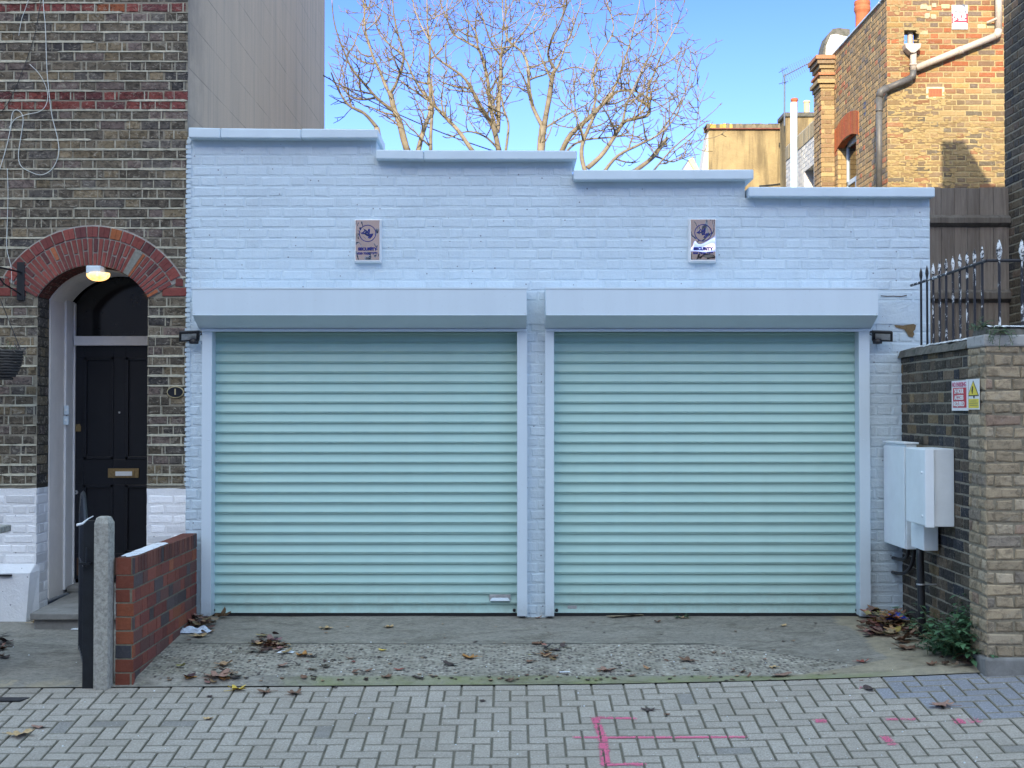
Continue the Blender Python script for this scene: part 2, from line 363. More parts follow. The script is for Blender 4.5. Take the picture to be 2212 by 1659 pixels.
# ------------------------------------------------------------------ brickwork
def pick(pal, r):
    t = r.random() * sum(w for w, _ in pal)
    for w, c in pal:
        t -= w
        if t <= 0: break
    k = .82 + .36 * r.random()
    return tuple(min(1, x * k) for x in c)
def brickwork(mb, O, U, V, Nn, w, h, course=.0752, pal=None, inter=None, seed=1, d=.005, L=.215, Hd=.1025, joint=.011,
              off=0.0, wob=.0018, bevel=.004, palf=None, mi=0, bond='flemish', first=0):
    """bricks standing d proud of the plane; inter(v, k) gives the runs (a, b) of a course that have bricks"""
    r = random.Random(seed); O = Vector(O); U = Vector(U).normalized(); V = Vector(V).normalized(); Nn = Vector(Nn).normalized()
    k = 0
    while k * course < h - .01:
        v0 = k * course + joint / 2; v1 = min((k + 1) * course - joint / 2, h)
        kk = k + first
        runs = inter((v0 + v1) / 2, kk) if inter else [(0, w)]
        if bond == 'flemish': seq = (L, Hd); per = L + Hd + 2 * joint; st = -per + (0 if kk % 2 else per / 2 ) + off
        elif bond == 'stretcher': seq = (L,); per = L + joint; st = -per + (0 if kk % 2 else per / 2) + off
        else: seq = (L,) if kk % 2 else (Hd,); per = seq[0] + joint; st = -per + (0 if kk % 2 else per / 4) + off
        u = st + r.uniform(-.006, .006); i = 0
        while u < w:
            ln = seq[i % len(seq)]; a0, b0 = u, u + ln; u = b0 + joint; i += 1
            for (ra, rb) in runs:
                a = max(a0, ra + (joint / 2 if ra > 0 else 0)); b = min(b0, rb - (joint / 2 if rb < w else 0))
                if b - a < .022: continue
                c = palf(a, v0, kk, r) if palf else pick(pal, r)
                if c is None: continue
                j = lambda: r.uniform(-wob, wob)
                dd = d + r.uniform(-.0012, .0012)
                cs = [(a + j(), v0 + j()), (b + j(), v0 + j()), (b + j(), v1 + j()), (a + j(), v1 + j())]
                mx, my = (a + b) / 2, (v0 + v1) / 2
                def P(x, y, n): return O + U * x + V * y + Nn * n
                def inn(x, y, q): return (x + (q if x < mx else -q), y + (q if y < my else -q))
                o1 = [P(x, y, -.004) for x, y in cs]; o2 = [P(x, y, dd - bevel * .6) for x, y in cs]
                o3 = [P(*inn(x, y, bevel), dd + r.uniform(-.0006, .0006)) for x, y in cs]
                fs = [(8, 9, 10, 11)]
                for q in range(4):
                    q2 = (q + 1) % 4
                    fs += [(q, q2, 4 + q2, 4 + q), (4 + q, 4 + q2, 8 + q2, 8 + q)]
                mb.add(o1 + o2 + o3, fs, c, mi)
        k += 1
def pointing(mb, O, U, V, Nn, w, h, course, inter, seed, col, gap=.13, t=.0065, mi=0, d0=.004, lift=.004):
    """raised ribbons of mortar along the bed joints, broken and slightly wavy"""
    r = random.Random(seed); O = Vector(O); U = Vector(U).normalized(); V = Vector(V).normalized(); Nn = Vector(Nn).normalized()
    k = 1
    while k * course < h:
        v = k * course
        for ra, rb in inter(v, k):
            u = ra
            while u < rb:
                ln = r.uniform(.25, .9); e = min(u + ln, rb)
                if r.random() > gap:
                    n = max(2, int((e - u) / .03)); th = t * r.uniform(.7, 1.25); ph = r.uniform(0, 9)
                    top = []; bot = []; o2 = []; o3 = []
                    for i in range(n + 1):
                        x = u + (e - u) * i / n; wv = .0022 * noise.noise(Vector((x * 6, k * 3.1, ph)))
                        tt = th * (.45 if i in (0, n) else 1) * r.uniform(.85, 1.15)
                        top.append(O + U * x + V * (v + wv + tt) + Nn * d0); bot.append(O + U * x + V * (v + wv - tt) + Nn * d0)
                        o2.append(O + U * x + V * (v + wv + tt * .75) + Nn * (d0 + lift)); o3.append(O + U * x + V * (v + wv - tt * .95) + Nn * (d0 + lift))
                    m = n + 1; fs = []
                    for i in range(n):
                        fs += [(m + i, 2 * m + i, 2 * m + i + 1, m + i + 1), (2 * m + i, i, i + 1, 2 * m + i + 1), (m + i, m + i + 1, 3 * m + i + 1, 3 * m + i)]
                    q = r.uniform(.8, 1.1)
                    mb.add(top + o2 + o3 + bot, [(2 * m + i, m + i, m + i + 1, 2 * m + i + 1) for i in range(n)] +
                           [(m + i, i, i + 1, m + i + 1) for i in range(n)] + [(3 * m + i, 2 * m + i, 2 * m + i + 1, 3 * m + i + 1) for i in range(n)],
                           tuple(c * q for c in col), mi)
                u = e + .004
        k += 1

X_HL = -4.9                                   # left end of the house that is modelled
XR = W(404, 500, 10.4).x                      # right corner of the house / left end of the garage
Y0 = 10.4                                     # building line
zP = lambda py, Y=Y0: W(CX, py, Y).z
CO = .0752

# ------------------------------------------------------------------ ground heights
def z_street(x, y):
    xx = max(-4.5, min(3.4, x)); b = -.155 + .006 * xx + .0067 * max(0, xx) ** 2
    return b - .12 * (8.6 - max(6.4, min(8.6, y)))
def kerb_y(x):
    return 8.60 + .012 * max(0, x - 1.5) * 0
def z_apron(x, y):
    e = z_street(x, 8.6)
    zf = -.118 + (.075 * max(0, min(1, (x - 2.0) / 1.0))) - .03 * max(0, min(1, (-2.4 - x) / .5))
    if y < 8.74:
        t = max(0, (y - 8.6) / .14); t = t * t * (3 - 2 * t); return e + .006 + (zf - e - .006) * t
    t = min(1, (y - 8.74) / 1.66)
    zb = .0 if x > -2.5 else -.01
    return zf + (zb - zf) * t + .004 * noise.noise(Vector((x * 2.1, y * 2.1, 0)))
def ground(px, py, lift=0):
    """world point on the ground seen at a measured pixel"""
    Y = 8.5
    for _ in range(40):
        p = W(px, py, Y); z = z_apron(p.x, Y) if Y > 8.6 else z_street(p.x, Y)
        Y2 = Y * (HC - z) / max(1e-6, (HC - p.z)); Y = .5 * Y + .5 * Y2
    p = W(px, py, Y); return Vector((p.x, Y, z + lift))

# street: bedding sheet with joints, then each paving block
JC = (.31, .285, .23)
g = MB(); nx, ny = 90, 60
def grid(mb, x0, x1, y0, y1, nx, ny, zf, cf):
    base = len(mb.v)
    for j in range(ny + 1):
        for i in range(nx + 1):
            x = x0 + (x1 - x0) * i / nx; y = y0 + (y1 - y0) * j / ny; mb.v.append((x, y, zf(x, y)))
    for j in range(ny):
        for i in range(nx):
            a = base + j * (nx + 1) + i; mb.f.append([a, a + 1, a + nx + 2, a + nx + 1]); mb.m.append(0)
            mb.c.append(cf(x0 + (x1 - x0) * (i + .5) / nx, y0 + (y1 - y0) * (j + .5) / ny))
grid(g, -6, 6, 5.4, 8.6, 120, 32, lambda x, y: z_street(x, y) - .009, lambda x, y: (JC[0], JC[1], JC[2]))
tag(g.build("paving_bed", M['mortar']), kind='structure')
def herring():
    mb = MB(); r = random.Random(5); u = .1011; x00 = W(1013.4, 1500, 8.45).x - .05 - 50 * u; ytop = 8.597
    rows = 31; cols = 100; done = set()
    def blk(x0, x1, y0, y1):
        g2 = .0042; x0 += g2; x1 -= g2; y0 += g2; y1 -= g2
        cx, cy = (x0 + x1) / 2, (y0 + y1) / 2
        if abs(cx) > 5: return
        k = .93 + .14 * r.random(); t = r.random()
        c = (.42 * k, .38 * k, .33 * k)
        if t < .03: c = (.31 * k, .29 * k, .265 * k)
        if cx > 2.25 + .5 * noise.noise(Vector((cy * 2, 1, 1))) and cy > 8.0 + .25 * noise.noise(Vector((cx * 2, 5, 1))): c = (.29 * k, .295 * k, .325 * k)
        rz = r.uniform(-.0015, .0015); tx = r.uniform(-.008, .008)
        b = .005; z = lambda x, y, d=0: z_street(x, y) + rz + (x - cx) * tx + d
        o = [(x0, y0), (x1, y0), (x1, y1), (x0, y1)]; i = [(x0 + b, y0 + b), (x1 - b, y0 + b), (x1 - b, y1 - b), (x0 + b, y1 - b)]
        vs = [(x, y, z(x, y, -.012)) for x, y in o] + [(x, y, z(x, y, -.001)) for x, y in o] + [(x, y, z(x, y, .0035)) for x, y in i]
        fs = [(8, 9, 10, 11)]
        for q in range(4):
            q2 = (q + 1) % 4; fs += [(q, q2, 4 + q2, 4 + q), (4 + q, 4 + q2, 8 + q2, 8 + q)]
        mb.add(vs, fs[:1], c); mb.v = mb.v[:-12]; mb.add(vs, fs[1:], (.28, .26, .215))
    # header course against the apron
    for i in range(-1, cols // 2 + 1):
        blk(x00 + (2 * i) * u, x00 + (2 * i + 2) * u, ytop - u, ytop)
    for j in range(rows):
        for i in range(cols):
            c = (i + j + 2) % 4; y1 = ytop - u - j * u
            if c == 0: blk(x00 + i * u, x00 + (i + 2) * u, y1 - u, y1)
            elif c == 2: blk(x00 + i * u, x00 + (i + 1) * u, y1 - 2 * u, y1)
            elif c == 3 and j == 0: blk(x00 + i * u, x00 + (i + 1) * u, y1 - u, y1)
    return mb
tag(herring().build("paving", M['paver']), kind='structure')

def apron_mat():
    m, t, p = mat("concrete_apron"); k = N(t); c, mossa = k.attr(); sp = k.n("ShaderNodeSeparateColor"); k.l(c, sp.inputs[0])
    agg, sand, crack = sp.outputs[0], sp.outputs[1], sp.outputs[2]
    sm = k.mix(k.ramp(k.noise(3, 7, .7, k.coord((1, 2, 1)), .5), [(.3, 0), (.7, 1)]), (.38, .35, .30), (.25, .235, .205))
    sm = k.mix(k.ramp(k.noise(26, 6, .75, k.coord((1, 1.8, 1)), .6), [(.42, 0), (.66, .75)]), sm, (.13, .125, .11))
    sm = k.mix(k.ramp(k.noise(17, 5, .7, k.coord((1, 2.5, 1)), 1), [(.66, 0), (.76, .6)]), sm, (.50, .48, .43))
    vo = k.n("ShaderNodeTexVoronoi", feature='F1'); vo.inputs["Scale"].default_value = 40; k.l(k.coord((1, .8, 1)), vo.inputs["Vector"])
    vc = k.n("ShaderNodeSeparateColor"); k.l(vo.outputs["Color"], vc.inputs[0])
    peb = k.ramp(vc.outputs[0], [(0, (.09, .08, .075)), (.3, (.15, .132, .12)), (.55, (.24, .21, .175)), (.78, (.38, .345, .285)), (1, (.55, .51, .44))])
    ag = k.mix(k.ramp(vo.outputs["Distance"], [(.35, 0), (.6, 1)]), peb, (.35, .325, .275))
    ag = k.mix(k.ramp(k.noise(4, 5, .7), [(.45, 0), (.7, .55)]), ag, (.20, .19, .15))
    sn = k.mix(k.ramp(k.noise(8, 6, .7, None, .6), [(.35, 0), (.7, 1)]), (.40, .345, .25), (.27, .24, .185))
    w = k.math('ADD', agg, k.math('MULTIPLY', k.math('SUBTRACT', k.noise(14, 6, .7), .5), 1.1))
    d = k.mix(k.ramp(w, [(.46, 0), (.54, 1)]), sm, ag)
    w2 = k.math('ADD', sand, k.math('MULTIPLY', k.math('SUBTRACT', k.noise(6, 6, .7, None, .8), .5), 1.3))
    d = k.mix(k.ramp(w2, [(.38, 0), (.62, 1)]), d, sn)
    w3 = k.math('ADD', mossa, k.math('MULTIPLY', k.math('SUBTRACT', k.noise(9, 6, .75, None, .8), .5), .8))
    d = k.mix(k.ramp(w3, [(.4, 0), (.75, .8)]), d, k.mix(k.ramp(k.noise(5, 4), [(.4, 0), (.65, 1)]), (.27, .275, .18), (.20, .225, .09)))
    d = k.mix(k.math('MULTIPLY', k.ramp(k.noise(2.6, 7, .72, k.coord((1, 1.7, 1)), .9), [(.5, 0), (.64, 1)]), .6), d, k.mix(1, d, (.52, .50, .46), 'MULTIPLY'))
    d = k.mix(k.math('MULTIPLY', k.ramp(k.noise(70, 5, .7), [(.55, 0), (.68, 1)]), .35), d, (.08, .078, .07))
    d = k.mix(crack, d, (.05, .05, .045))
    k.l(d, p.inputs["Base Color"]); p.inputs["Roughness"].default_value = .93; p.inputs["Specular IOR Level"].default_value = .2
    k.bump(k.math('SUBTRACT', k.noise(50, 7, .75), k.math('MULTIPLY', k.math('MULTIPLY', vo.outputs["Distance"], agg), 1.2)), .8, .008, p)
    return m
def apron():
    mb = MB(); r = random.Random(3)
    sm = lambda a, b, x: max(0, min(1, (x - a) / (b - a)))
    x0, x1, y0, y1, nx, ny = -5, 5, 8.6, 10.46, 500, 96
    base = 0
    for j in range(ny + 1):
        for i in range(nx + 1):
            x = x0 + (x1 - x0) * i / nx; y = y0 + (y1 - y0) * j / ny; mb.v.append((x, y, z_apron(x, y)))
    cols = []
    P1 = lambda a: noise.noise(Vector(a))
    for j in range(ny + 1):
        for i in range(nx + 1):
            x = x0 + (x1 - x0) * i / nx; y = y0 + (y1 - y0) * j / ny
            lim = 9.57 + .03 * P1((x * 1.3, 0, 3)) - .02 * x * .3
            if x > 1.35: lim -= .55 * (x - 1.35) ** 1.2 * 1.25
            agg = sm(lim + .02, lim - .02, y) * sm(2.45, 2.1, x) * sm(8.68, 8.78, y)
            if x < -2.5: agg = 0
            edge = 2.47 + .35 * sm(8.9, 9.4, y) * 0 - .75 * sm(9.05, 8.7, y) + .12 * P1((x * 2, y * 2, 7)) + .2 * sm(9.3, 9.9, y) * 0
            sand = sm(edge - .12, edge + .12, x)
            if x < -2.5: sand = .52 * sm(8.95, 8.65, y)
            moss = sm(8.80, 8.70, y) * sm(-1.9, -1.2, x) * .75 * sm(2.9, 2.2, x)
            moss = max(moss, .85 * sm(.35, .1, abs(x - 2.0) ) * sm(8.85, 8.72, y))
            if -2.45 < x < -1.2: moss = max(moss, .38 * sm(-1.2, -2.2, x) * sm(9.6, 9.2, y))
            if x < -2.5: moss = .34
            ck = 0
            if x > -2.35 and x < 2.2 and abs(y - lim) < .011 and P1((x * 3, 9, 0)) > -.35: ck = .8
            cols.append((agg, sand, ck, moss))
    for j in range(ny):
        for i in range(nx):
            a = j * (nx + 1) + i; mb.f.append([a, a + 1, a + nx + 2, a + nx + 1]); mb.m.append(0); mb.c.append((0, 0, 0))
    me = bpy.data.meshes.new("apron"); me.from_pydata(mb.v, [], mb.f); me.materials.append(apron_mat())
    ca = me.color_attributes.new("Col", 'FLOAT_COLOR', 'POINT'); ca.data.foreach_set("color", [q for c in cols for q in c])
    me.polygons.foreach_set("use_smooth", [True] * len(mb.f))
    ob = bpy.data.objects.new("driveway", me); COL.objects.link(ob); tag(ob, kind='structure')
apron()
# the wider ground to the horizon, street included, lower than everything laid on it
g = MB(); zz = -.44
g.quad((-900, -900, zz), (900, -900, zz), (900, 900, zz), (-900, 900, zz), (.10, .098, .09))
tag(g.build("ground", M['mortar']), kind='structure')
g = MB()
grid(g, -14, 14, -5.2, 5.4, 8, 8, lambda x, y: -.424, lambda x, y: (.20, .20, .20))
tag(g.build("street", M['paver']), kind='structure')

# ------------------------------------------------------------------ the house on the left
HP = [(5, (.175, .145, .105)), (4, (.13, .11, .085)), (3, (.24, .19, .12)), (3, (.135, .12, .105)), (2.4, (.20, .155, .135)), (.8, (.075, .07, .068)), (1, (.28, .22, .14))]
RP = [(6, (.27, .075, .062)), (4, (.21, .062, .056)), (.9, (.38, .12, .055)), (1, (.15, .055, .055))]
ACX, ASZ = W(200, 711, Y0).x, zP(711)            # centre of the arch circle
AR = 138 / FP * Y0; XL_, XRR = W(81.5, 700, Y0).x, W(319.5, 700, Y0).x
ZS = zP(641.5)                                 # springing
def archz(x, R_): 
    q = R_ * R_ - (x - ACX) ** 2
    return ASZ + sqrt(max(0, q))
house = thing("terraced_house", "sooty brick house with red brick arch over a black front door", "house", (ACX, Y0, 0))
hb = MB(); ZB = ZS - 36 * CO; HH = 5.5 - ZB
U, V, NF = (1, 0, 0), (0, 0, 1), (0, -1, 0)
OU = Vector((X_HL, Y0, ZB)); HW = XR - X_HL
R_outer = 223 / FP * Y0
kred = {36 - 2, 36 - 1, 36 + 19, 36 + 20, 36 + 28 + 1}
def hint(v, k):
    z = ZB + v
    if z < ZS:
        return [(0, XL_ - X_HL), (XRR - X_HL, HW)]
    if k in (36, 37): return []
    if z < ASZ + R_outer - .02:
        q = sqrt(max(0, (R_outer - .012) ** 2 - (z - ASZ) ** 2)); a, b = ACX - q, ACX + q
        return [(0, a - X_HL), (b - X_HL, HW)]
    return [(0, HW)]
ZW = zP(1055)                                   # white paint starts below
def hpal(u, v, k, r):
    z = ZB + v
    if z < ZW - .01: return (.78, .79, .80)
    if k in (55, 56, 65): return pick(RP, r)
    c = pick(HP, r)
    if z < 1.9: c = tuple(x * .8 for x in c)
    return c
hw = MB()
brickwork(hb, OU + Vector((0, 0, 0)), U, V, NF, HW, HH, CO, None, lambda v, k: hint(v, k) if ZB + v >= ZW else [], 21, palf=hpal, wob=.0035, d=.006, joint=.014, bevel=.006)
# mortar backing, with the arched opening
def backing(mb, y, z0, z1, col, mi, x0=X_HL, x1=None, zc=None, only=None):
    x1 = XR if x1 is None else x1
    def strip(a, b, za, zb, zt):
        mb.quad((a, y, za), (b, y, zb), (b, y, zt), (a, y, zt), col, mi)
    strip(x0, XL_, z0, z0, z1); strip(XRR, x1, z0, z0, z1)
    n = 28
    if z1 > ZS + .4:
        for i in range(n):
            a = XL_ + (XRR - XL_) * i / n; b = XL_ + (XRR - XL_) * (i + 1) / n; strip(a, b, archz(a, AR), archz(b, AR), z1)
backing(hb, Y0, ZW, 5.5, (.33, .30, .235), 1)
# carcass behind the face: flank side is a part of its own
hb.add([(X_HL, Y0, -.4), (X_HL, 18, -.4), (X_HL, 18, 7.9), (X_HL, 15.2, 6.9), (X_HL, Y0, 5.5)], [(0, 1, 2, 3, 4)], (.1, .09, .07), 0)
hb.quad((X_HL, 18, -.4), (XR, 18, -.4), (XR, 18, 7.9), (X_HL, 18, 7.9), (.1, .09, .07), 0)
for side in (0, 1):   # corner return between face and flank
    pass
pts_in = lambda v, k: [] if ZB + v < ZW else hint(v, k)
pointing(hb, OU, U, V, NF, HW, HH, CO, pts_in, 5, (.60, .565, .44), gap=.2, t=.0078, mi=1, d0=.006, lift=.005)
# vertical joints in pale mortar
rr = random.Random(4)
for k in range(13, 76):
    z0 = ZB + k * CO; runs = hint(k * CO + .03, k)
    for a, b in runs:
        if z0 < ZW or z0 > 5.4: continue
        u = a + rr.uniform(.03, .2)
        while u < b - .02:
            t = .0045 * rr.uniform(.6, 1.4); x = X_HL + u
            hb.prism([(x - t, z0 + .004), (x + t, z0 + .004), (x + t * .8, z0 + CO - .004), (x - t * .8, z0 + CO - .004)], (0, Y0 - .0035, 0), U, V, NF, .006, (.47, .44, .35), 1)
            u += rr.choice((.113, .226, .226, .34))
part(hb, "brick_wall", [M['stock'], M['mortar']], house)
# painted base, one piece each side of the door
for sd, (a, b) in enumerate(((X_HL, XL_), (XRR, XR))):
    pb = MB()
    brickwork(pb, OU, U, V, NF, HW, ZW - ZB + .02, CO, [(1, (.82, .82, .82))], lambda v, k: [(a - X_HL, b - X_HL)] if ZB + v < ZW - .02 else [], 9, d=.004, joint=.016, bevel=.006, wob=.004)
    n = 26
    for i in range(n):     # ragged painted edge over the mortar
        u0 = a + (b - a) * i / n; u1 = a + (b - a) * (i + 1) / n
        q0 = ZW + .012 * noise.noise(Vector((u0 * 9, 1, 0))); q1 = ZW + .012 * noise.noise(Vector((u1 * 9, 1, 0)))
        pb.quad((u0, Y0 - .0006, -.3), (u1, Y0 - .0006, -.3), (u1, Y0 - .0006, q1), (u0, Y0 - .0006, q0), (.82, .82, .82))
    part(pb, "painted_base", M['wpaint'], house)
pb = MB()
zplt = zP(1236, 10.3)
# smooth plinth that swells out over the steps
xs_ = [X_HL, XL_ + .005]
pb.hexa([(X_HL, Y0 - .10, -.3), (XL_ - .06, Y0 - .10, -.3), (XL_ + .01, Y0 + .02, -.3), (X_HL, Y0 + .02, -.3),
         (X_HL, Y0 - .09, zplt - .01), (XL_ - .015, Y0 - .09, zplt - .01), (XL_ + .02, Y0 + .02, zplt), (X_HL, Y0 + .02, zplt)], (.74, .75, .77))
pb.hexa([(X_HL, Y0 - .09, zplt - .01), (XL_ - .015, Y0 - .09, zplt - .01), (XL_ + .02, Y0 + .02, zplt), (X_HL, Y0 + .02, zplt),
         (X_HL, Y0 - .004, zplt + .05), (XL_ - .01, Y0 - .004, zplt + .05), (XL_ + .004, Y0 + .02, zplt + .05), (X_HL, Y0 + .02, zplt + .05)], (.74, .75, .77))
part(pb, "plinth", M['wpaint'], house)
# reveal, brick for 25 cm then painted lining
def reveal(mb, y0, y1, inset, col, mi, z_low, brick=False):
    R_ = AR - inset; xa = XL_ + inset; xb = XRR - inset; n = 30; 
    zz = ASZ + sqrt(max(0, R_ ** 2 - (xa - ACX) ** 2)); zz2 = ASZ + sqrt(max(0, R_ ** 2 - (xb - ACX) ** 2))
    path = [(xa, z_low), (xa, zz)] + [(xa + (xb - xa) * i / n, archz(xa + (xb - xa) * i / n, R_)) for i in range(1, n)] + [(xb, zz2), (xb, z_low)]
    for i in range(len(path) - 1):
        (a, za), (b, zb) = path[i], path[i + 1]
        mb.quad((a, y0, za), (a, y1, za), (b, y1, zb), (b, y0, zb), col, mi)
        if inset: mb.quad((a, y0, za), (b, y0, zb), (b + (ACX - b) * -.06, y0, zb + .03), (a + (ACX - a) * -.06, y0, za + .03), col, mi)
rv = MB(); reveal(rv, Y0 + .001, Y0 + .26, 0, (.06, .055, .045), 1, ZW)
for sx, xx, nn in ((1, XL_, (1, 0, 0)), (-1, XRR, (-1, 0, 0))):
    O = (xx, Y0 + .002, ZB) if sx > 0 else (xx, Y0 + .25, ZB)
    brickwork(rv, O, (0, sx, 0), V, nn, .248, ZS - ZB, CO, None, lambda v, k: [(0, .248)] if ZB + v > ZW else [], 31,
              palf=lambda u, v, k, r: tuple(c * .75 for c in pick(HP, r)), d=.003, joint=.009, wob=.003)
# arch soffit bricks
na = 26; a0 = math.acos((XRR - ACX) / AR); a1 = math.acos((XL_ - ACX) / AR)
for i in range(na):
    ta = a0 + (a1 - a0) * (i + .07) / na; tb = a0 + (a1 - a0) * (i + .93) / na
    for (ya, yb) in (((.003, .12), (.128, .247)) if i % 2 else ((.003, .247),)):
        p = [(ACX + (AR - .004) * cos(t), Y0 + y, ASZ + (AR - .004) * sin(t)) for t, y in ((ta, ya), (ta, yb), (tb, yb), (tb, ya))]
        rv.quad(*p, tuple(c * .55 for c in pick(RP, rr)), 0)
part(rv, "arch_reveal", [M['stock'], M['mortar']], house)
for xx, s_ in ((XL_, 1), (XRR, -1)):
    rp = MB()
    rp.quad((xx + .0015 * s_, Y0, -.2), (xx + .0015 * s_, Y0 + .26, -.2), (xx + .0015 * s_, Y0 + .26, ZW), (xx + .0015 * s_, Y0, ZW), (.74, .74, .76))
    brickwork(rp, (xx + .0015 * s_, Y0 + (.002 if s_ > 0 else .25), ZB), (0, s_, 0), V, (s_, 0, 0), .248, ZW - ZB, CO, [(1, (.8, .8, .8))], None, 3, d=.003, wob=.003)
    part(rp, "painted_reveal", M['wpaint'], house)
# arch ring: one-brick voussoirs and a header ring over it, on a mortar bed 4 mm proud
ar = MB(); NR = 34
def ringseg(mb, r0, r1, t0, t1, y, d, col, mi, sub=1, gap=0):
    for i in range(sub):
        ta = t0 + (t1 - t0) * i / sub; tb = t0 + (t1 - t0) * (i + 1) / sub
        q = [(ACX + r * cos(t), y, ASZ + r * sin(t)) for r, t in ((r0, ta), (r0, tb), (r1, tb), (r1, ta))]
        f = [(x, y - d, z) for x, _, z in q]
        qq = [Vector(v) for v in f]; c = sum(qq, Vector()) / 4
        f2 = [tuple(v + (c - v) * .06 + Vector((0, -.0025, 0))) for v in qq]
        mb.add(q + f + f2, [(8, 11, 10, 9), (4, 8, 9, 5), (5, 9, 10, 6), (6, 10, 11, 7), (7, 11, 8, 4), (0, 4, 5, 1), (1, 5, 6, 2), (2, 6, 7, 3), (3, 7, 4, 0)], col, mi)
n = 60
b0 = math.asin((ZS - ASZ) / AR) ; 
tA, tB = a0 - .02, a1 + .02
R1, R2 = 198 / FP * Y0, R_outer
tC = math.asin((ZS - ASZ) / R2); 
for i in range(n):
    ta = tA + (tB - tA) * i / n; tb = tA + (tB - tA) * (i + 1) / n
    q = [(ACX + r * cos(t), Y0 - .0085, ASZ + r * sin(t)) for r, t in ((AR, ta), (AR, tb), (R2 + .008, tb), (R2 + .008, ta))]
    ar.quad(*q, (.42, .40, .36), 1)
    q2 = [(ACX + AR * cos(t), y, ASZ + AR * sin(t)) for t, y in ((ta, Y0 - .0085), (tb, Y0 - .0085), (tb, Y0 + .002), (ta, Y0 + .002))]
    ar.quad(*q2, (.42, .40, .36), 1)
# skewback wedges beside the springing so that the red work sits on the course line
for i in range(NR):
    ta = tA + (tB - tA) * (i + .14) / NR; tb = tA + (tB - tA) * (i + .86) / NR
    c1 = pick(RP, rr); j = rr.uniform(.0, .006)
    if i == 8:   # one plain cement patch
        ringseg(ar, AR + .002, R1 - .004, ta - .03, tb + .02, Y0 - .0085, .010, (.25, .25, .22), 1); continue
    if i in (7, 9): tb -= .0
    if i % 2: ringseg(ar, AR + .001, R1 - .007, ta, tb, Y0 - .0085, .007, c1, 0)
    else:
        m_ = AR + (.105 if i % 4 else .09)
        ringseg(ar, AR + .001, m_, ta, tb, Y0 - .0085, .007, c1, 0); ringseg(ar, m_ + .012, R1 - .006, ta, tb, Y0 - .0085, .007, pick(RP, rr), 0)
NO = 17; t0, t1 = radians(31), radians(149)
for i in range(NO):
    ta = t0 + (t1 - t0) * (i + .06) / NO; tb = t0 + (t1 - t0) * (i + .94) / NO
    ringseg(ar, R1 + .004, R2 - .004, ta, tb, Y0 - .0085, .008, pick(RP, rr) if i != 6 else (.36, .12, .05), 0, 2)
part(ar, "brick_arch", [M['red'], M['mortar']], house)
# the two red courses at the springing beside the arch
rc = MB()
def rcint(v, k):
    z = ZS - 2 * CO * 0 + v
    q = min(sqrt(max(.001, (R2 + .006) ** 2 - (ZS + v - ASZ) ** 2)), (ZS + v - ASZ) / tan(a0) + .004); return [(0, ACX - q - X_HL), (ACX + q - X_HL, HW)]
for sd in (0, 1):
    rc = MB(); brickwork(rc, (X_HL, Y0 - .003, ZS), U, V, NF, HW, 2 * CO, CO, RP, lambda v, k: [rcint(v, k)[sd]], 77, d=.007, joint=.013)
    part(rc, "red_course", M['red'], house)
# lining, door frame, glass, door
ln = MB(); reveal(ln, Y0 + .255, 11.14, .012, (.5, .47, .44), 0, .1)
part(ln, "lining", M['lining'], house)
xf0, xf1 = XL_ + .012, XL_ + .030
zdb, zdt, ztt = W(0, 1250, 11.2).z, W(0, 747, 11.2).z, W(0, 727, 11.2).z
XDR = xf1 + .80
fr = MB()
fr.box(xf0, xf1, 10.98, 11.22, .13, archz(xf1, AR - .012) - .004); fr.box(xf1, xf1 + .012, 11.16, 11.22, .13, archz(xf1 + .012, AR - .03))
fr.box(xf1 + .012, XDR, 11.12, 11.22, zdt, ztt)
fr.box(XDR, XDR + .03, 11.0, 11.22, .13, archz(XDR + .03, AR - .03))
part(fr, "door_frame", M['frame'], house, bevel=.004)
gl = MB(); n = 20
for i in range(n):
    a = xf1 + (XDR - xf1) * i / n; bb = xf1 + (XDR - xf1) * (i + 1) / n
    gl.quad((a, 11.19, ztt), (bb, 11.19, ztt), (bb, 11.19, archz(bb, AR - .014)), (a, 11.19, archz(a, AR - .014)))
part(gl, "fanlight", M['darkglass'], house)
dr = MB(); xd0, xd1 = xf1 + .013, XDR - .002
def wx(px): return W(px, 900, 11.2).x
stiles = [(wx(183), wx(247)), (wx(273), wx(273) + (wx(247) - wx(183)))]
zr = [(W(0, 992, 11.2).z, W(0, 772, 11.2).z), (W(0, 1195, 11.2).z, W(0, 1047, 11.2).z)]
yd = 11.18
# door face built as rails and stiles with sunk panels
xsx = [xd0, stiles[0][0], stiles[0][1], stiles[1][0], stiles[1][1], xd1]
zsx = [zdb, zr[1][0], zr[1][1], zr[0][0], zr[0][1], zdt - .003]
for i in range(5):
    for j in range(5):
        sunk = i in (1, 3) and j in (1, 3)
        if not sunk: dr.box(xsx[i], xsx[i + 1], yd, yd + .04, zsx[j], zsx[j + 1])
        else:
            a, b_, c, d_ = xsx[i], xsx[i + 1], zsx[j], zsx[j + 1]; q = .022
            dr.box(a, b_, yd + .016, yd + .04, c, d_)
            for (p0, p1, p2, p3) in ((a, b_, c, c + q), (a, b_, d_ - q, d_), (a, a + q, c, d_), (b_ - q, b_, c, d_)):
                dr.box(p0, p1, yd - .007, yd + .02, p2, p3)
door = part(dr, "front_door", M['door'], house, bevel=.002)
def P11(x, y): return W(x, y, 11.18)
lp = MB(); a = P11(234, 1032); b_ = P11(300.6, 1012)
lp.box(a.x, b_.x, 11.166, 11.182, a.z, b_.z); a = P11(243, 1028); b2 = P11(292, 1016); lp.box(a.x, b2.x, 11.158, 11.167, a.z, b2.z)
l_ = part(lp, "letterplate", M['brass'], door, bevel=.002)
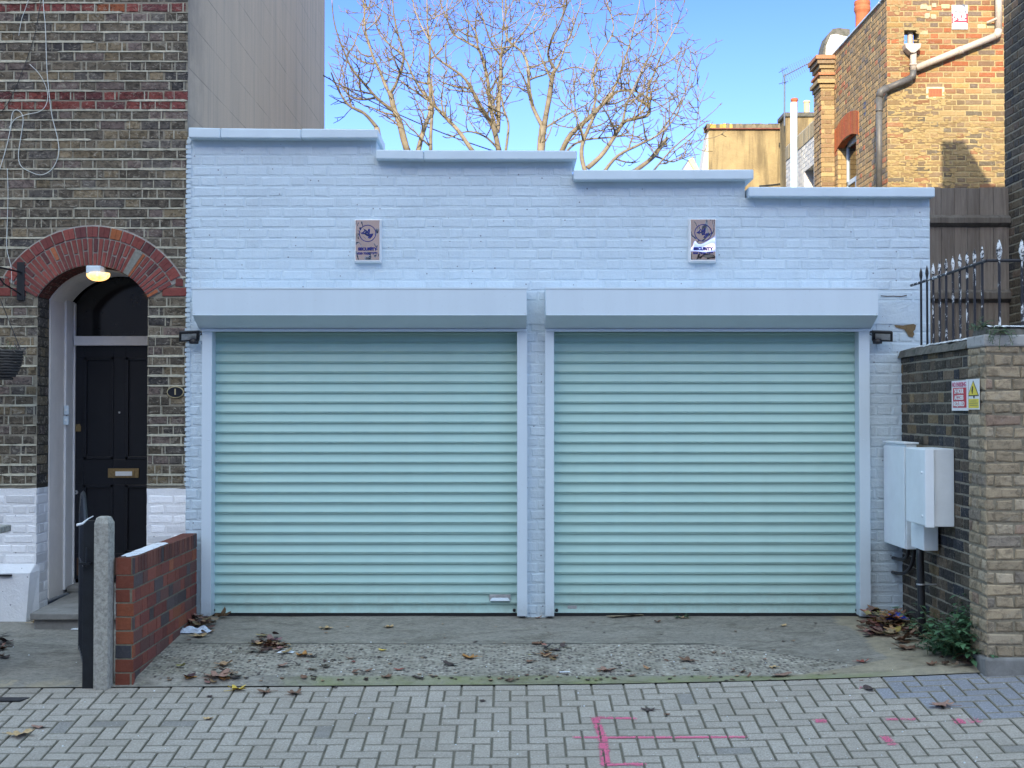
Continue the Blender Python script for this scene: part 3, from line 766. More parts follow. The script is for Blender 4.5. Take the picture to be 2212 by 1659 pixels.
lk = MB(); c = P11(169.5, 924); lk.prism([(-.022, -.03), (.022, -.03), (.022, .012), (.012, .03), (-.012, .03), (-.022, .012)], (c.x, 11.182, c.z), U, V, NF, .014)
part(lk, "door_lock", M['brass'], door)
lk = MB(); c = P11(164.5, 1063.5); lk.lathe([(.017, 0), (.015, .008), (0, .009)], (c.x, 11.18, c.z), 16, NF); part(lk, "keyhole_cover", M['steel'], door)
lk = MB(); lk.prism([(-.003, -.008), (.003, -.008), (.003, .007), (-.003, .007)], (c.x, 11.171, c.z), U, V, NF, .0015); part(lk, "keyhole", M['black'], door)
lk = MB(); c = P11(258, 891); lk.lathe([(.009, 0), (.007, .008), (0, .008)], (c.x, 11.18, c.z), 14, NF); part(lk, "peephole", M['steel'], door)
kp = MB(); a = P11(166, 1243); b_ = P11(300, 1205); kp.box(a.x, b_.x, 11.175, 11.181, a.z, b_.z); part(kp, "kick_plate", M['rustkick'], door)
pp = MB(); a = P11(251, 1027.5); b_ = P11(287, 1018); pp.box(a.x, b_.x, 11.1555, 11.1585, a.z, b_.z); part(pp, "letter_flap", M['paper'], l_)
ev = [(143.5, 876, 896), (143, 899, 918)]
for i, (px, ya, yb) in enumerate(ev):
    q = MB(); a = W(px - 5, yb, 10.97); b_ = W(px + 6, ya, 10.97)
    q.box(a.x, b_.x, 10.955, 10.985, a.z, b_.z)
    ob = part(q, "doorbell" if i == 0 else "entry_buzzer", M['pvc'], house, bevel=.008 if i == 0 else .003)
    q = MB(); q.lathe([(.011, 0), (.010, .004), (0, .005)], ((a.x + b_.x) / 2, 10.955, (a.z + b_.z) / 2 + .004), 16, NF); part(q, "button", M['greybox'], ob)
# vent slot at far left
q = MB(); a = W(-20, 1245, Y0 - .1); b_ = W(25, 1240, Y0 - .1); q.box(a.x, b_.x, Y0 - .11, Y0 - .08, a.z, b_.z - .003); part(q, "air_brick", M['black'], house)
# flank
fl = MB(); fl.add([(XR, Y0, -.4), (XR, 18.0, -.4), (XR, 18.0, 7.9), (XR, 15.2, 6.9), (XR, Y0, 5.5)], [(0, 1, 2, 3, 4)]); fl.quad((X_HL, Y0, 5.5), (XR, Y0, 5.5), (XR, 15.2, 6.9), (X_HL, 15.2, 6.9)); fl.quad((X_HL, 15.2, 6.9), (XR, 15.2, 6.9), (XR, 18, 7.9), (X_HL, 18, 7.9))  # unseen roof slope, invented low at the front so sun reaches the tree
part(fl, "rendered_flank_and_unseen_roof", M['flank'], house)
# threshold and step
st = MB(); 
st.box(XL_ + .04, XDR + .05, 10.98, 11.2, .10, zdb - .03); part(st, "threshold", M['stone'], house, bevel=.02)
st = MB(); xs0, xs1 = W(64, 1325, 10.03).x, XRR + .1
st.hexa([(xs0, 10.03, -.02 + .055), (xs1, 10.03, .035), (xs1, 11.1, .035), (xs0, 11.1, .035), (xs0, 10.03, .085), (xs1, 10.03, .085), (xs1, 11.1, .115), (xs0, 11.1, .115)])
st.box(xs0 + .02, xs1, 10.06, 10.5, -.2, .034)
tag(base_at(st.build("doorstep", M['stone'], bevel=.008), (xs0, 10.03, -.02)), "worn grey stone doorstep below the black front door", "doorstep")

# bulkhead lamp hanging at the crown of the arch
c = W(202, 583, Y0 - .06); lamp = thing("bulkhead_lamp", "lit oval bulkhead lamp glowing orange at the crown of the brick arch", "lamp", (c.x, Y0 - .03, c.z + .03))
q = MB(); a = W(187, 591, Y0 - .08); b_ = W(218.5, 574, Y0 - .08); q.box(a.x, b_.x, Y0 - .10, Y0 + .05, a.z, b_.z); part(q, "lamp_base", M['pvc'], lamp, bevel=.008)
q = MB(); c = W(213.5, 597, Y0 - .03); q.lathe([(0, -.040), (.3, -.037), (.6, -.030), (.85, -.016), (.98, 0), (1, .018), (.96, .024)], (0, 0, 0), 28)
q.v = [(c.x + x * .089, Y0 - .045 + y * .07, c.z + z) for x, y, z in q.v]; part(q, "diffuser", M['glow'], lamp, smooth=True)
# number plaque
c = W(379, 847, Y0 - .012); pl = thing("house_number_plaque", "oval black plaque with a gold number 1 on the brick jamb", "house number", (c.x, Y0 - .01, c.z))
def ell(rx, rz, n=36): return [(rx * cos(2 * pi * i / n), rz * sin(2 * pi * i / n)) for i in range(n)]
q = MB(); q.prism(ell(.064, .044), (c.x, Y0 - .008, c.z), U, V, NF, .010); part(q, "plaque_rim", M['gold'], pl)
q = MB(); q.prism(ell(.058, .038), (c.x, Y0 - .0185, c.z), U, V, NF, .003); part(q, "plaque_face", M['door'], pl)

def text(body, size, loc, name, m, parent, U=(1, 0, 0), V=(0, 0, 1), width=None, depth=.0008, bold=0.0, align='CENTER'):
    cu = bpy.data.curves.new(name, 'FONT'); cu.body = body; cu.size = size; cu.align_x = align; cu.align_y = 'CENTER'; cu.extrude = depth; cu.offset = bold
    ob = bpy.data.objects.new(name, cu); COL.objects.link(ob); bpy.context.view_layer.update()
    me = bpy.data.meshes.new_from_object(ob.evaluated_get(bpy.context.evaluated_depsgraph_get())); bpy.data.objects.remove(ob)
    me.materials.clear(); me.materials.append(m)
    xs = [v.co.x for v in me.vertices]; wd = max(xs) - min(xs)
    sx = width / wd if width else 1
    U = Vector(U); V = Vector(V); Nn = U.cross(V)
    L = Vector((0, 0, 0)); q = parent
    while q is not None: L += q.location; q = q.parent
    for v in me.vertices:
        p = Vector(loc) + U * (v.co.x * sx) + V * v.co.y + Nn * v.co.z - L; v.co = p
    ob = bpy.data.objects.new(name, me); COL.objects.link(ob); ob.parent = parent; return ob
text("1", .062, (c.x, Y0 - .0225, c.z), "numeral", M['gold'], pl, bold=.0015)
# ------------------------------------------------------------------ the garage
YG = Y0
gar = thing("garage", "white painted brick double garage with stepped parapet", "garage", (0, YG, 0))
tiers = []                                     # x0, x1, underside of the coping
def xg(px, py=400, Y=10.3): return W(px, py, Y).x
tiers = [(XR, xg(810.5, 300), zP(296)), (xg(810.5, 300), xg(1238, 340), zP(345)), (xg(1238, 340), xg(1614, 380), zP(390.5)), (xg(1614, 390), W(2008, 430, YG).x, zP(428))]
XGR = tiers[-1][1]
gb = MB(); GW = XGR - XR; GZ0 = -.06
CG = .0795
wc = (.55, .66, .735)
openings = [(W(440, 1000, YG).x, W(1134, 1000, YG).x), (W(1182, 1000, YG).x, W(1876, 1000, YG).x)]
zopen = zP(716)
lint = (zP(700), zP(651))                       # smooth lintel band
def gint(v, k):
    z = GZ0 + v; runs = []
    xe = [t for t in tiers if z < t[2] - .03]
    if not xe: return []
    hi = xe[-1][1] 
    if z < zopen: runs = [(XR, openings[0][0]), (openings[0][1], openings[1][0]), (openings[1][1], hi)]
    else: runs = [(XR, hi)]
    if lint[0] < z < lint[1]: runs = [(XR, openings[0][0] - .06)]
    return [(a - XR, b - XR) for a, b in runs]
def gpal(u, v, k, r): q = r.uniform(.94, 1.03); return (.55 * q, .66 * q, .735 * q)
brickwork(gb, (XR, YG, GZ0), U, V, NF, GW, tiers[0][2] - GZ0, CG, None, gint, 51, palf=gpal, d=.0036, joint=.013, bevel=.0065, wob=.0035, off=.05)
for (x0, x1, zt) in tiers: gb.quad((x0, YG, zopen), (x1, YG, zopen), (x1, YG, zt), (x0, YG, zt), (.535, .645, .72))
for x0, x1 in ((XR, openings[0][0]), (openings[0][1], openings[1][0]), (openings[1][1], XGR)):
    gb.quad((x0, YG, -.3), (x1, YG, -.3), (x1, YG, zopen), (x0, YG, zopen), (.535, .645, .72))
for (x0, x1, zt) in tiers[:-1]:
    gb.quad((x1, YG, zt - .25), (x1, YG + .42, zt - .25), (x1, YG + .42, zt), (x1, YG, zt), wc)
gb.quad((XGR, YG, -.3), (XGR, YG + .42, -.3), (XGR, YG + .42, tiers[-1][2]), (XGR, YG, tiers[-1][2]), wc)
for (x0, x1, zt) in tiers: gb.quad((x1, YG + .42, -.3), (x0, YG + .42, -.3), (x0, YG + .42, zt), (x1, YG + .42, zt), wc)
# ragged white edge against the house
for i in range(70):
    z = zP(1050) + i * (zP(300) - zP(1050)) / 70
    gb.box(XR - .004 - .007 * R.random(), XR + .03, YG - .0085 - .002 * R.random(), YG + .01, z + .0005, z + .0268, wc)
# smooth lintel
gb.box(openings[0][0] - .04, W(1984, 680, YG).x, YG - .008, YG, lint[0], lint[1] - .004, (.55, .655, .73))
part(gb, "front_wall", M['wpaint'], gar)
# missing paint
ms = MB(); r = random.Random(8)
poly = [(1931, 702), (1950, 703), (1973, 700), (1978, 703), (1976, 712), (1972, 716), (1974, 722), (1971, 729), (1962, 727), (1958, 719), (1953, 712), (1941, 709), (1934, 707)]
pv = [W(x, y, YG) for x, y in poly]; ms.prism([(p.x, p.z) for p in pv], (0, YG - .008, 0), U, V, NF, .003, (.25, .18, .10))
part(ms, "bare_plaster_patch", M['mortar'], gar)
ms = MB(); pts = [(1902, 639), (1915, 640), (1930, 639.5), (1945, 640.5), (1958, 638)]
for i in range(4):
    a = W(*pts[i], YG); b_ = W(*pts[i + 1], YG); ms.quad((a.x, YG - .0105, a.z - .004), (b_.x, YG - .0105, b_.z - .004), (b_.x, YG - .0105, b_.z + .003), (a.x, YG - .0105, a.z + .002), (.10, .06, .05))
part(ms, "crack", M['mortar'], gar)
# copings
def coping(pxs, Yf=10.3):
    for (xa, ya, yb, xb, yc, yd_) in pxs:
        q = MB(); a = W(xa, ya, Yf); b_ = W(xa, yb, Yf); c = W(xb, yc, Yf); d_ = W(xb, yd_, Yf)
        yr = Yf + .56
        q.hexa([(a.x, Yf, b_.z), (c.x, Yf, d_.z), (c.x, yr, d_.z), (a.x, yr, b_.z), (a.x, Yf, a.z), (c.x, Yf, c.z), (c.x, yr, c.z), (a.x, yr, a.z)], (.5, .5, .5))
        part(q, "coping", M['white'], gar, bevel=.008)
coping([(407, 275, 297, 476, 276.5, 298), (476.4, 276.5, 297.5, 650, 278.5, 298.5), (650.4, 277.5, 298, 817, 279, 298)])
coping([(812, 323, 343, 915, 324, 344), (915.4, 324, 344.5, 1246.5, 325, 344)])
coping([(1239, 367, 388.5, 1628, 366, 387)])
coping([(1617.5, 403.5, 424.5, 2020, 404.5, 425.5)])
for (x0, x1, zt) in tiers:       # drip shadow gap under each coping
    pass
# roof and side walls behind the parapet, out of sight from the street
rf = MB(); rf.box(XR + .02, XGR - .02, YG + .43, 15.2, 2.55, 2.72, (.2, .2, .2)); part(rf, "flat_roof", M['stone'], gar)
rf = MB(); rf.box(XGR - .24, XGR - .02, YG + .43, 15.2, -.35, 2.55, wc); rf.box(XR + .02, XGR - .26, 15.0, 15.2, -.35, 2.55, wc); part(rf, "side_wall", M['wpaint'], gar)

SH = [(435, 457, 1117, 1139, 416, 1138, 432, 1136), (1177.5, 1197, 1856.5, 1880, 1178.5, 1897, 1180, 1886)]
YC = 10.47
def shutter(i):
    gl0, c0, c1, gr1, bx0, bx1, bb0, bb1 = SH[i]
    side = "left" if i == 0 else "right"
    lab = ("mint green roller shutter nearer the house door, with a hatch plate near its foot" if i == 0 else
           "mint green roller shutter nearer the meter cabinets, with a slot in its bottom slat")
    xm = W((c0 + c1) / 2, 1330, YC).x
    t = thing("roller_shutter", lab, "roller shutter", (xm, YC, 0), "mint roller shutters in the garage front")
    x0 = W(c0, 1000, YC).x - .02; x1 = W(c1, 1000, YC).x + .02; zb = W(0, 1324, YC).z; zt = W(0, 700, YC).z
    pitch = 21.62 / FP * YC; q = MB(); k = 0
    prof = [(0, -.004), (.0024, -.004), (.0028, .0095), (.0062, .0115), (.0092, .0085), (.0102, 0), (.022, -.0015), (.036, .0004), (.050, .0042), (.062, .009), (.070, .0128), (.0738, .0138), (.0748, .006), (.0760, -.004)]
    prof = [(a * pitch / .0762, b) for a, b in prof]
    while zb + (k + .02) * pitch < zt:
        ztop = zb + (k + 1) * pitch; n = len(prof); r = random.Random(i * 100 + k)
        dz = r.uniform(-.0008, .0008); vs = []
        for (dd, off) in prof:
            vs += [(x0, YC - off - .001, ztop - dd + dz * 0), (x1, YC - off - .001, ztop - dd)]
        q.add(vs, [(2 * j + 1, 2 * j, 2 * j + 2, 2 * j + 3) for j in range(n - 1)])
        k += 1
    q.quad((x0, YC + .012, -.02), (x1, YC + .012, -.02), (x1, YC + .012, zt), (x0, YC + .012, zt))
    cur = part(q, "curtain", M['teal'], t)
    q = MB(); a = W(0, 1324, YC).z
    q.box(x0, x1, YC - .006, YC + .012, a - .012, a - .001); q.box(x0, x1, YC - .012, YC + .012, -.012, a - .014); q.box(x0, x1, YC - .016, YC + .01, a - .02, a - .016); part(q, "rubber_seal", M['rubber'], t)
    for (ga, gb_, scr) in ((gl0, c0, 4 if i == 0 else 5), (c1, gr1, -5)):
        q = MB(); a = W(ga, 1000, 10.335).x; b_ = W(gb_, 1000, 10.335).x
        zbt = W(0, 1331.5, 10.335).z; ztp = W(0, 705, 10.335).z
        q.box(a, b_, 10.335, YC + .02, zbt, ztp); gd = part(q, "guide_rail", M['pvc'], t, bevel=.0025)
        for py in (760, 955, 1140, 1300):
            xx = (a + b_) / 2 + (.012 if ga > 900 else -.02 * 0 + .012) * (1 if i == 0 else -1)
            z = W(0, py + R.uniform(-6, 6), YC).z; q = MB(); q.lathe([(.0045, 0), (.0035, .003), (0, .0042)], (xx, 10.335, z), 12, NF); part(q, "screw", M['pvc'], gd, smooth=True)
    # box with sloping underside
    Yf, Yr = 10.13, 10.345
    xa = W(bx0, 650, Yf).x; xb = W(bx1, 650, Yf).x; z0 = W(0, 624, Yf).z; z1 = W(0, 681, Yf).z; z2 = W(0, 711.5, Yr).z; ztop = W(0, 621, Yf).z
    pr = [(YG - .005, ztop), (Yf + .012, ztop), (Yf, ztop - .012), (Yf, z1), (Yr, z2), (YG - .005, z2)]
    q = MB(); q.prism([(y, z) for y, z in pr], (xa, 0, 0), (0, 1, 0), (0, 0, 1), (1, 0, 0), xb - xa)
    bx = part(q, "shutter_box", M['pvc'], t, bevel=.0015)
    q = MB(); q.box(xa, xb, Yf - .004, Yf + .02, ztop - .012, ztop + .001); q.box(xa, xb, Yf - .0035, Yf - .0002, z1 - .001, z1 + .004); part(q, "folded_edge", M['pvc'], bx, bevel=.001)
    q = MB(); a = W(gl0 + 1, 713, 10.33).x; b_ = W(gr1 - 1, 713, 10.33).x; zz = W(0, 716.5, 10.33).z
    q.box(a, b_, 10.325, 10.36, zz, z2 + .001); part(q, "bottom_closer", M['pvc'], t, bevel=.002)
    for xx in (xa + .012, xb - .012):
        q = MB(); q.lathe([(.004, 0), (.003, .002), (0, .0025)], (xx, Yf, z1 + .012), 10, NF); part(q, "rivet", M['steel'], bx)
    for px in (461.5, 1111) if i == 0 else (1202.5, 1851):
        c = W(px, 1318, YC - .01); q = MB(); q.lathe([(.0125, 0), (.0125, .010), (.009, .014), (.004, .015), (.0035, .010), (0, .010)], (c.x, YC - .008, c.z), 18, NF); part(q, "end_stop", M['rubber'], t)
    q = MB()
    if i == 0:
        a = W(1057, 1297, YC); b_ = W(1103, 1284, YC)
        q.box(a.x, b_.x, YC - .016, YC - .004, a.z, b_.z); hp = part(q, "hatch_plate", M['steel'], t, bevel=.002)
        q = MB(); q.hexa([(a.x + .004, YC - .03, a.z), (b_.x - .004, YC - .03, a.z), (b_.x - .004, YC - .016, a.z), (a.x + .004, YC - .016, a.z),
                          (a.x + .02, YC - .020, a.z + .022), (b_.x - .02, YC - .020, a.z + .022), (b_.x - .02, YC - .016, a.z + .022), (a.x + .02, YC - .016, a.z + .022)])
        part(q, "flap", M['pvc'], hp)
    else:
        a = W(1226, 1315, YC); b_ = W(1246, 1308, YC); q.box(a.x, b_.x, YC - .004, YC - .0015, a.z, b_.z); part(q, "key_slot", M['steel'], t)
shutter(0); shutter(1)

# floodlights
def floodlight(px, py, s, lab):
    """black LED floodlight on a stirrup with a motion sensor under it; s=-1 aims left"""
    c = W(px, py, YG - .01); t = thing("floodlight", lab, "floodlight", (c.x, YG, c.z), "floodlights either side of the shutters")
    def X(dx): return c.x + dx * s
    q = MB()     # stirrup
    q.box(min(X(-.03), X(.07)), max(X(-.03), X(.07)), YG - .016, YG - .008, c.z + .036, c.z + .048)
    q.tube([(X(-.03), YG - .014, c.z + .042), (X(-.035), YG - .05, c.z + .02), (X(-.01), YG - .09, c.z + .008)], .004, 6)
    q.tube([(X(.07), YG - .014, c.z + .042), (X(.085), YG - .06, c.z + .022), (X(.06), YG - .09, c.z + .012)], .004, 6); part(q, "bracket", M['black'], t)
    q = MB()     # head tilted down
    Uv = Vector((s * .93, -.30, -.05)).normalized(); Nv = Vector((s * .22, -.72, -.62)).normalized(); Vv = Uv.cross(Nv).normalized()
    if Vv.z < 0: Vv = -Vv
    O = Vector((X(.045), YG - .085, c.z + .012))
    pl_ = [(-.075, -.05), (.075, -.05), (.075, .05), (-.075, .05)]
    q.prism(pl_, O, Uv, Vv, Nv, .018); q.prism([(-.04, -.025), (.04, -.025), (.04, .025), (-.04, .025)], O - Nv * .014, Uv, Vv, Nv, .014)
    h = part(q, "lamp_head", M['black'], t, bevel=.004)
    q = MB(); q.prism([(-.054, -.03), (.054, -.03), (.054, .03), (-.054, .03)], O + Nv * .0185, Uv, Vv, Nv, .002); part(q, "lens", M['steel'], h)
    q = MB(); q.lathe([(.006, -.02), (.034, -.016), (.036, 0), (.03, .016), (.008, .022)], (X(.02), YG - .06, c.z - .034), 18); part(q, "motion_sensor", M['black'], t, smooth=False)
floodlight(428, 729, -1, "black floodlight under the shutter box beside the brick house")
floodlight(1886, 729, 1, "black floodlight under the shutter box beside the bare plaster patch")

# mirrored security boxes
def secbox(px0, px1, py0, py1, lab):
    a = W(px0, py1, YG - .05); b_ = W(px1, py0, YG - .05); c = ((a.x + b_.x) / 2, (a.z + b_.z) / 2)
    t = thing("security_box", lab, "alarm box", (c[0], YG, c[1]), "mirrored security boxes on the garage front")
    hw_, hh = (b_.x - a.x) / 2, (b_.z - a.z) / 2
    q = MB(); q.hexa([(c[0] - hw_, YG - .005, c[1] - hh), (c[0] + hw_, YG - .005, c[1] - hh), (c[0] + hw_, YG, c[1] - hh), (c[0] - hw_, YG, c[1] - hh)][:2] + [(c[0] + hw_, YG, c[1] - hh), (c[0] - hw_, YG, c[1] - hh)] +
                     [(c[0] - hw_, YG - .005, c[1] + hh), (c[0] + hw_, YG - .005, c[1] + hh), (c[0] + hw_, YG, c[1] + hh), (c[0] - hw_, YG, c[1] + hh)])
    e = .010; yf = YG - .055
    q.hexa([(c[0] - hw_ + e, yf, c[1] - hh + e), (c[0] + hw_ - e, yf, c[1] - hh + e), (c[0] + hw_, YG - .006, c[1] - hh), (c[0] - hw_, YG - .006, c[1] - hh),
            (c[0] - hw_ + e, yf, c[1] + hh - e), (c[0] + hw_ - e, yf, c[1] + hh - e), (c[0] + hw_, YG - .006, c[1] + hh), (c[0] - hw_, YG - .006, c[1] + hh)])
    part(q, "housing", M['signwhite'], t, bevel=.002)
    f = MB(); x0, x1, z0, z1 = c[0] - hw_ + .014, c[0] + hw_ - .014, c[1] - hh + .022, c[1] + hh - .012; n, m_ = 14, 22
    f.quad((x0, yf - .004, z0), (x1, yf - .004, z0), (x1, yf - .004, z1), (x0, yf - .004, z1)); f.box(x0, x1, yf - .0035, yf - .0005, z0, z1)
    pl_ = part(f, "mirror_plate", M['mirror'], t)
    # ring and scrawl emblem
    ex, ez, er = (x0 + x1) / 2, z0 + (z1 - z0) * .665, (x1 - x0) * .36
    g_ = MB(); n = 40
    for i in range(n):
        p = [(ex + r_ * cos(2 * pi * k / n), yf - .006, ez + r_ * sin(2 * pi * k / n)) for r_, k in ((er, i), (er, i + 1), (er * .91, i + 1), (er * .91, i))]
        g_.quad(*p)
    S_ = [[(-.75, -.02), (-.5, .12), (-.25, .42), (-.05, .25), (-.3, .02), (-.6, -.05)], [(-.2, .3), (.1, .05), (-.1, -.15), (-.22, .02), (.05, .22), (.15, .5)],
          [(.22, .52), (.2, .1), (.1, -.2), (-.05, -.25), (-.1, -.05)], [(.45, -.05), (.4, -.3), (.15, -.42), (.05, -.5), (.3, -.55), (.5, -.3), (.62, -.02)], [(.0, -.1), (.25, -.25), (.35, -.1)]]
    for st_ in S_: g_.tube([(ex + u * er, yf - .006, ez + v * er) for u, v in st_], er * .075, 6)
    part(g_, "emblem", M['logoblue'], pl_)
    text("SECURITY", .029, (ex, yf - .006, z0 + (z1 - z0) * .265), "lettering", M['logoblue'], pl_, width=(x1 - x0) * .82, bold=.0022)
    text("020 7326 8788", .021, (ex, yf - .006, z0 + (z1 - z0) * .155), "phone_number", M['logoblue'], pl_, width=(x1 - x0) * .84, bold=.0015)
secbox(764.5, 824, 472.5, 567.5, "mirrored security box on the wall above the shutter nearer the house door")
secbox(1488.5, 1548.5, 471, 567, "mirrored security box on the wall above the shutter nearer the railings")

# ------------------------------------------------------------------ concrete post, gate, low wall
xa, xb, xc = W(202, 1300, 8.55).x, W(233, 1300, 8.55).x, W(246.5, 1300, 8.66).x
zt = W(0, 1116, 8.57).z; gz = z_street((xa + xc) / 2, 8.55) - .06
q = MB()
o_ = [(xa, 8.55), (xb, 8.55), (xc, 8.585), (xc, 8.665), (xa, 8.665)]
def rngs(sc, z): 
    cx, cy = (xa + xc) / 2 - .008, 8.607; return [(cx + (x - cx) * sc, cy + (y - cy) * sc, z) for x, y in o_]
L_ = [rngs(1, gz), rngs(1, zt - .042), rngs(.74, zt - .006), rngs(.45, zt), ]
vs = sum(L_, []); fs = [(4, 3, 2, 1, 0), tuple(15 + i for i in range(5))]
for k in range(3):
    for i in range(5): fs.append((k * 5 + i, k * 5 + (i + 1) % 5, (k + 1) * 5 + (i + 1) % 5, (k + 1) * 5 + i))
q.add(vs, fs, (1, 1, 1))
tag(base_at(q.build("gate_post", M['concrete'], bevel=.004), ((xa + xc) / 2, 8.6, gz)), "grey weathered concrete gate post with a chamfered top beside the low red brick wall", "gate post")
gt = thing("iron_gate", "narrow black iron gate standing open on edge beside the concrete post", "gate", (W(190, 1470, 8.62).x, 8.62, gz + .06))
q = MB(); a = W(180.5, 1300, 8.6).x; q.box(a, xa - .003, 8.58, 8.62, gz, W(0, 1124, 8.6).z); part(q, "slam_post", M['blackiron'], gt, bevel=.002)
A = Vector((W(185, 1300, 8.68).x, 8.68, 0)); B = Vector((W(172.5, 1300, 9.5).x, 9.5, 0)); 
zb_ = W(0, 1447, 8.9).z
def gp(t, z): p = A.lerp(B, t); return Vector((p.x, p.y, z))
def ztopf(t): return .86 + .165 * sin(pi * min(1, max(0, t)))
q = MB()
for t in (0, 1): q.tube([gp(t, zb_), gp(t, ztopf(t))], .011, 4)
arc = [gp(t / 12, ztopf(t / 12)) for t in range(13)]
q.tube(arc, .012, 4); q.tube([gp(0, zb_ + .05), gp(1, zb_ + .05)], .010, 4); q.tube([gp(0, .55), gp(1, .55)], .008, 4); part(q, "frame", M['blackiron'], gt)
for i in range(1, 8):
    q = MB(); t = i / 8; q.tube([gp(t, zb_ + .05), gp(t, ztopf(t))], .006, 6); part(q, "bar", M['blackiron'], gt)
q = MB(); p0 = W(201, 1115, 8.6); p1 = W(190, 1121, 8.45); p2 = W(178, 1131, 8.33); p3 = W(166, 1134, 8.3)
q.tube([p0, p1, p2, p3], [.003, .004, .007, .008], 8); part(q, "latch_handle", M['signwhite'], gt)
q = MB(); c = W(183, 1218, 8.55); q.box(c.x - .03, c.x + .035, 8.53, 8.60, c.z - .006, c.z + .008); q.tube([c + Vector((.01, 0, -.02)), c + Vector((.01, 0, .1))], .005, 8); part(q, "latch", M['blackiron'], gt)

LW = thing("low_wall", "low red and blue brick garden wall with white paint splashed on top", "wall", (-2.44, 9.4, -.1))
x0, x1, ya, yb = -2.497, -2.385, 8.63, 10.36
zl0, zl1 = -.17, W(0, 1204, 8.63).z
LP = [(6, (.29, .09, .065)), (4, (.22, .07, .058)), (1, (.36, .12, .065)), (2.6, (.115, .085, .085)), (3, (.17, .08, .07))]
LT = [(3, (.16, .065, .055)), (3, (.09, .07, .075)), (2, (.21, .08, .06))]
q = MB(); hsold = .112; hb_ = zl1 - hsold - zl0; cl = hb_ / 8
for (O, Uu, Nn, wd, sd) in (((x1 - .004, ya, zl0), (0, 1, 0), (1, 0, 0), yb - ya, 1), ((x0 + .004, yb, zl0), (0, -1, 0), (-1, 0, 0), yb - ya, 2)):
    brickwork(q, O, Uu, V, Nn, wd, hb_, cl, LP, None, 40 + sd, d=.004, joint=.011, wob=.0012, bevel=.003)
    brickwork(q, (O[0], O[1], zl0 + hb_), Uu, V, Nn, wd, hsold, hsold, LT, None, 45 + sd, d=.005, L=.062, Hd=.062, joint=.010, wob=.0015, bevel=.003, bond='stretcher')
def fpal(u, v, k, r): return (.27, .085, .045) if k in (3, 4, 5) else ((.06, .06, .07) if k == 2 else (.2, .062, .04))
brickwork(q, (x0, ya + .004, zl0), U, V, NF, x1 - x0, hb_, cl, None, None, 47, palf=fpal, d=.004, L=.2, Hd=.2, joint=.010, bond='stretcher', off=-.002, wob=.0012, bevel=.003)
brickwork(q, (x0, ya + .004, zl0 + hb_), U, V, NF, x1 - x0, hsold, hsold, [(1, (.22, .07, .045))], None, 48, d=.004, L=.2, Hd=.2, joint=.008, bond='stretcher', off=-.002, bevel=.003)
q.box(x0 + .004, x1 - .004, ya + .004, yb, zl0 - .15, zl1 - .004, (.27, .25, .19), 1)
brickwork(q, (x0, ya, zl1 - .006), (0, 1, 0), (1, 0, 0), (0, 0, 1), yb - ya, x1 - x0, x1 - x0, [(1, (.17, .06, .045))], None, 49, d=.004, L=.062, Hd=.062, joint=.010, bond='stretcher', bevel=.003)
part(q, "brickwork", [M['lowred'], M['mortar']], LW)
q = MB(); r = random.Random(2); n = 40; pts = []
ring = []
for i in range(n):
    t = 2 * pi * i / n; y = 9.13 + .47 * cos(t) * (1 + .16 * noise.noise(Vector((cos(t) * 3, sin(t) * 3, 1)))); x = -2.441 + .05 * max(-1, min(1, 1.7 * sin(t))) * (1 + .35 * noise.noise(Vector((i * .9, 0, 2))))
    ring.append((min(x1 - .006, max(x0 + .003, x)), max(ya + .003, y), zl1 + .002))
q.add(ring + [(-2.441, 9.13, zl1 + .004)], [(i, (i + 1) % n, n) for i in range(n)]); part(q, "paint_splash", M['wallsplash'], LW)

# neighbour's wall end whose cap just enters the frame
q = MB(); c = W(10.5, 1143, 8.9); nb = thing("garden_wall", "end of a stone-capped garden wall at the left edge of the frame", "wall", (c.x - .3, 8.9, -.17))
q.box(c.x - .6, c.x, 8.82, 9.02, W(0, 1151, 8.9).z, W(0, 1136, 8.9).z); part(q, "cap_stone", M['concrete'], nb, bevel=.008)
q = MB(); q.box(c.x - .57, c.x - .095, 8.85, 8.99, -.3, W(0, 1151, 8.9).z, (.2, .07, .05)); part(q, "brick_body", M['lowred'], nb)

# ------------------------------------------------------------------ right-hand garden wall, railing
XW = 2.97; YW0 = 8.55; ZWT = W(0, 745, Y0).z
rw = thing("garden_wall", "dark old garden wall with a pale brick end pier and mossy coping", "wall", (XW + .15, 9.4, -.05))
DP = [(5, (.075, .065, .052)), (3, (.055, .052, .052)), (2, (.12, .095, .07)), (1.5, (.17, .13, .09)), (.8, (.22, .16, .09)), (1.2, (.045, .048, .058))]
PP = [(5, (.47, .37, .245)), (3, (.42, .335, .225)), (2, (.52, .425, .30)), (.7, (.38, .27, .195)), (1, (.34, .285, .22))]
q = MB(); YJ = 8.86; zc = ZWT - .10; zb = -.12; hh = zc - zb; rr3 = random.Random(6)
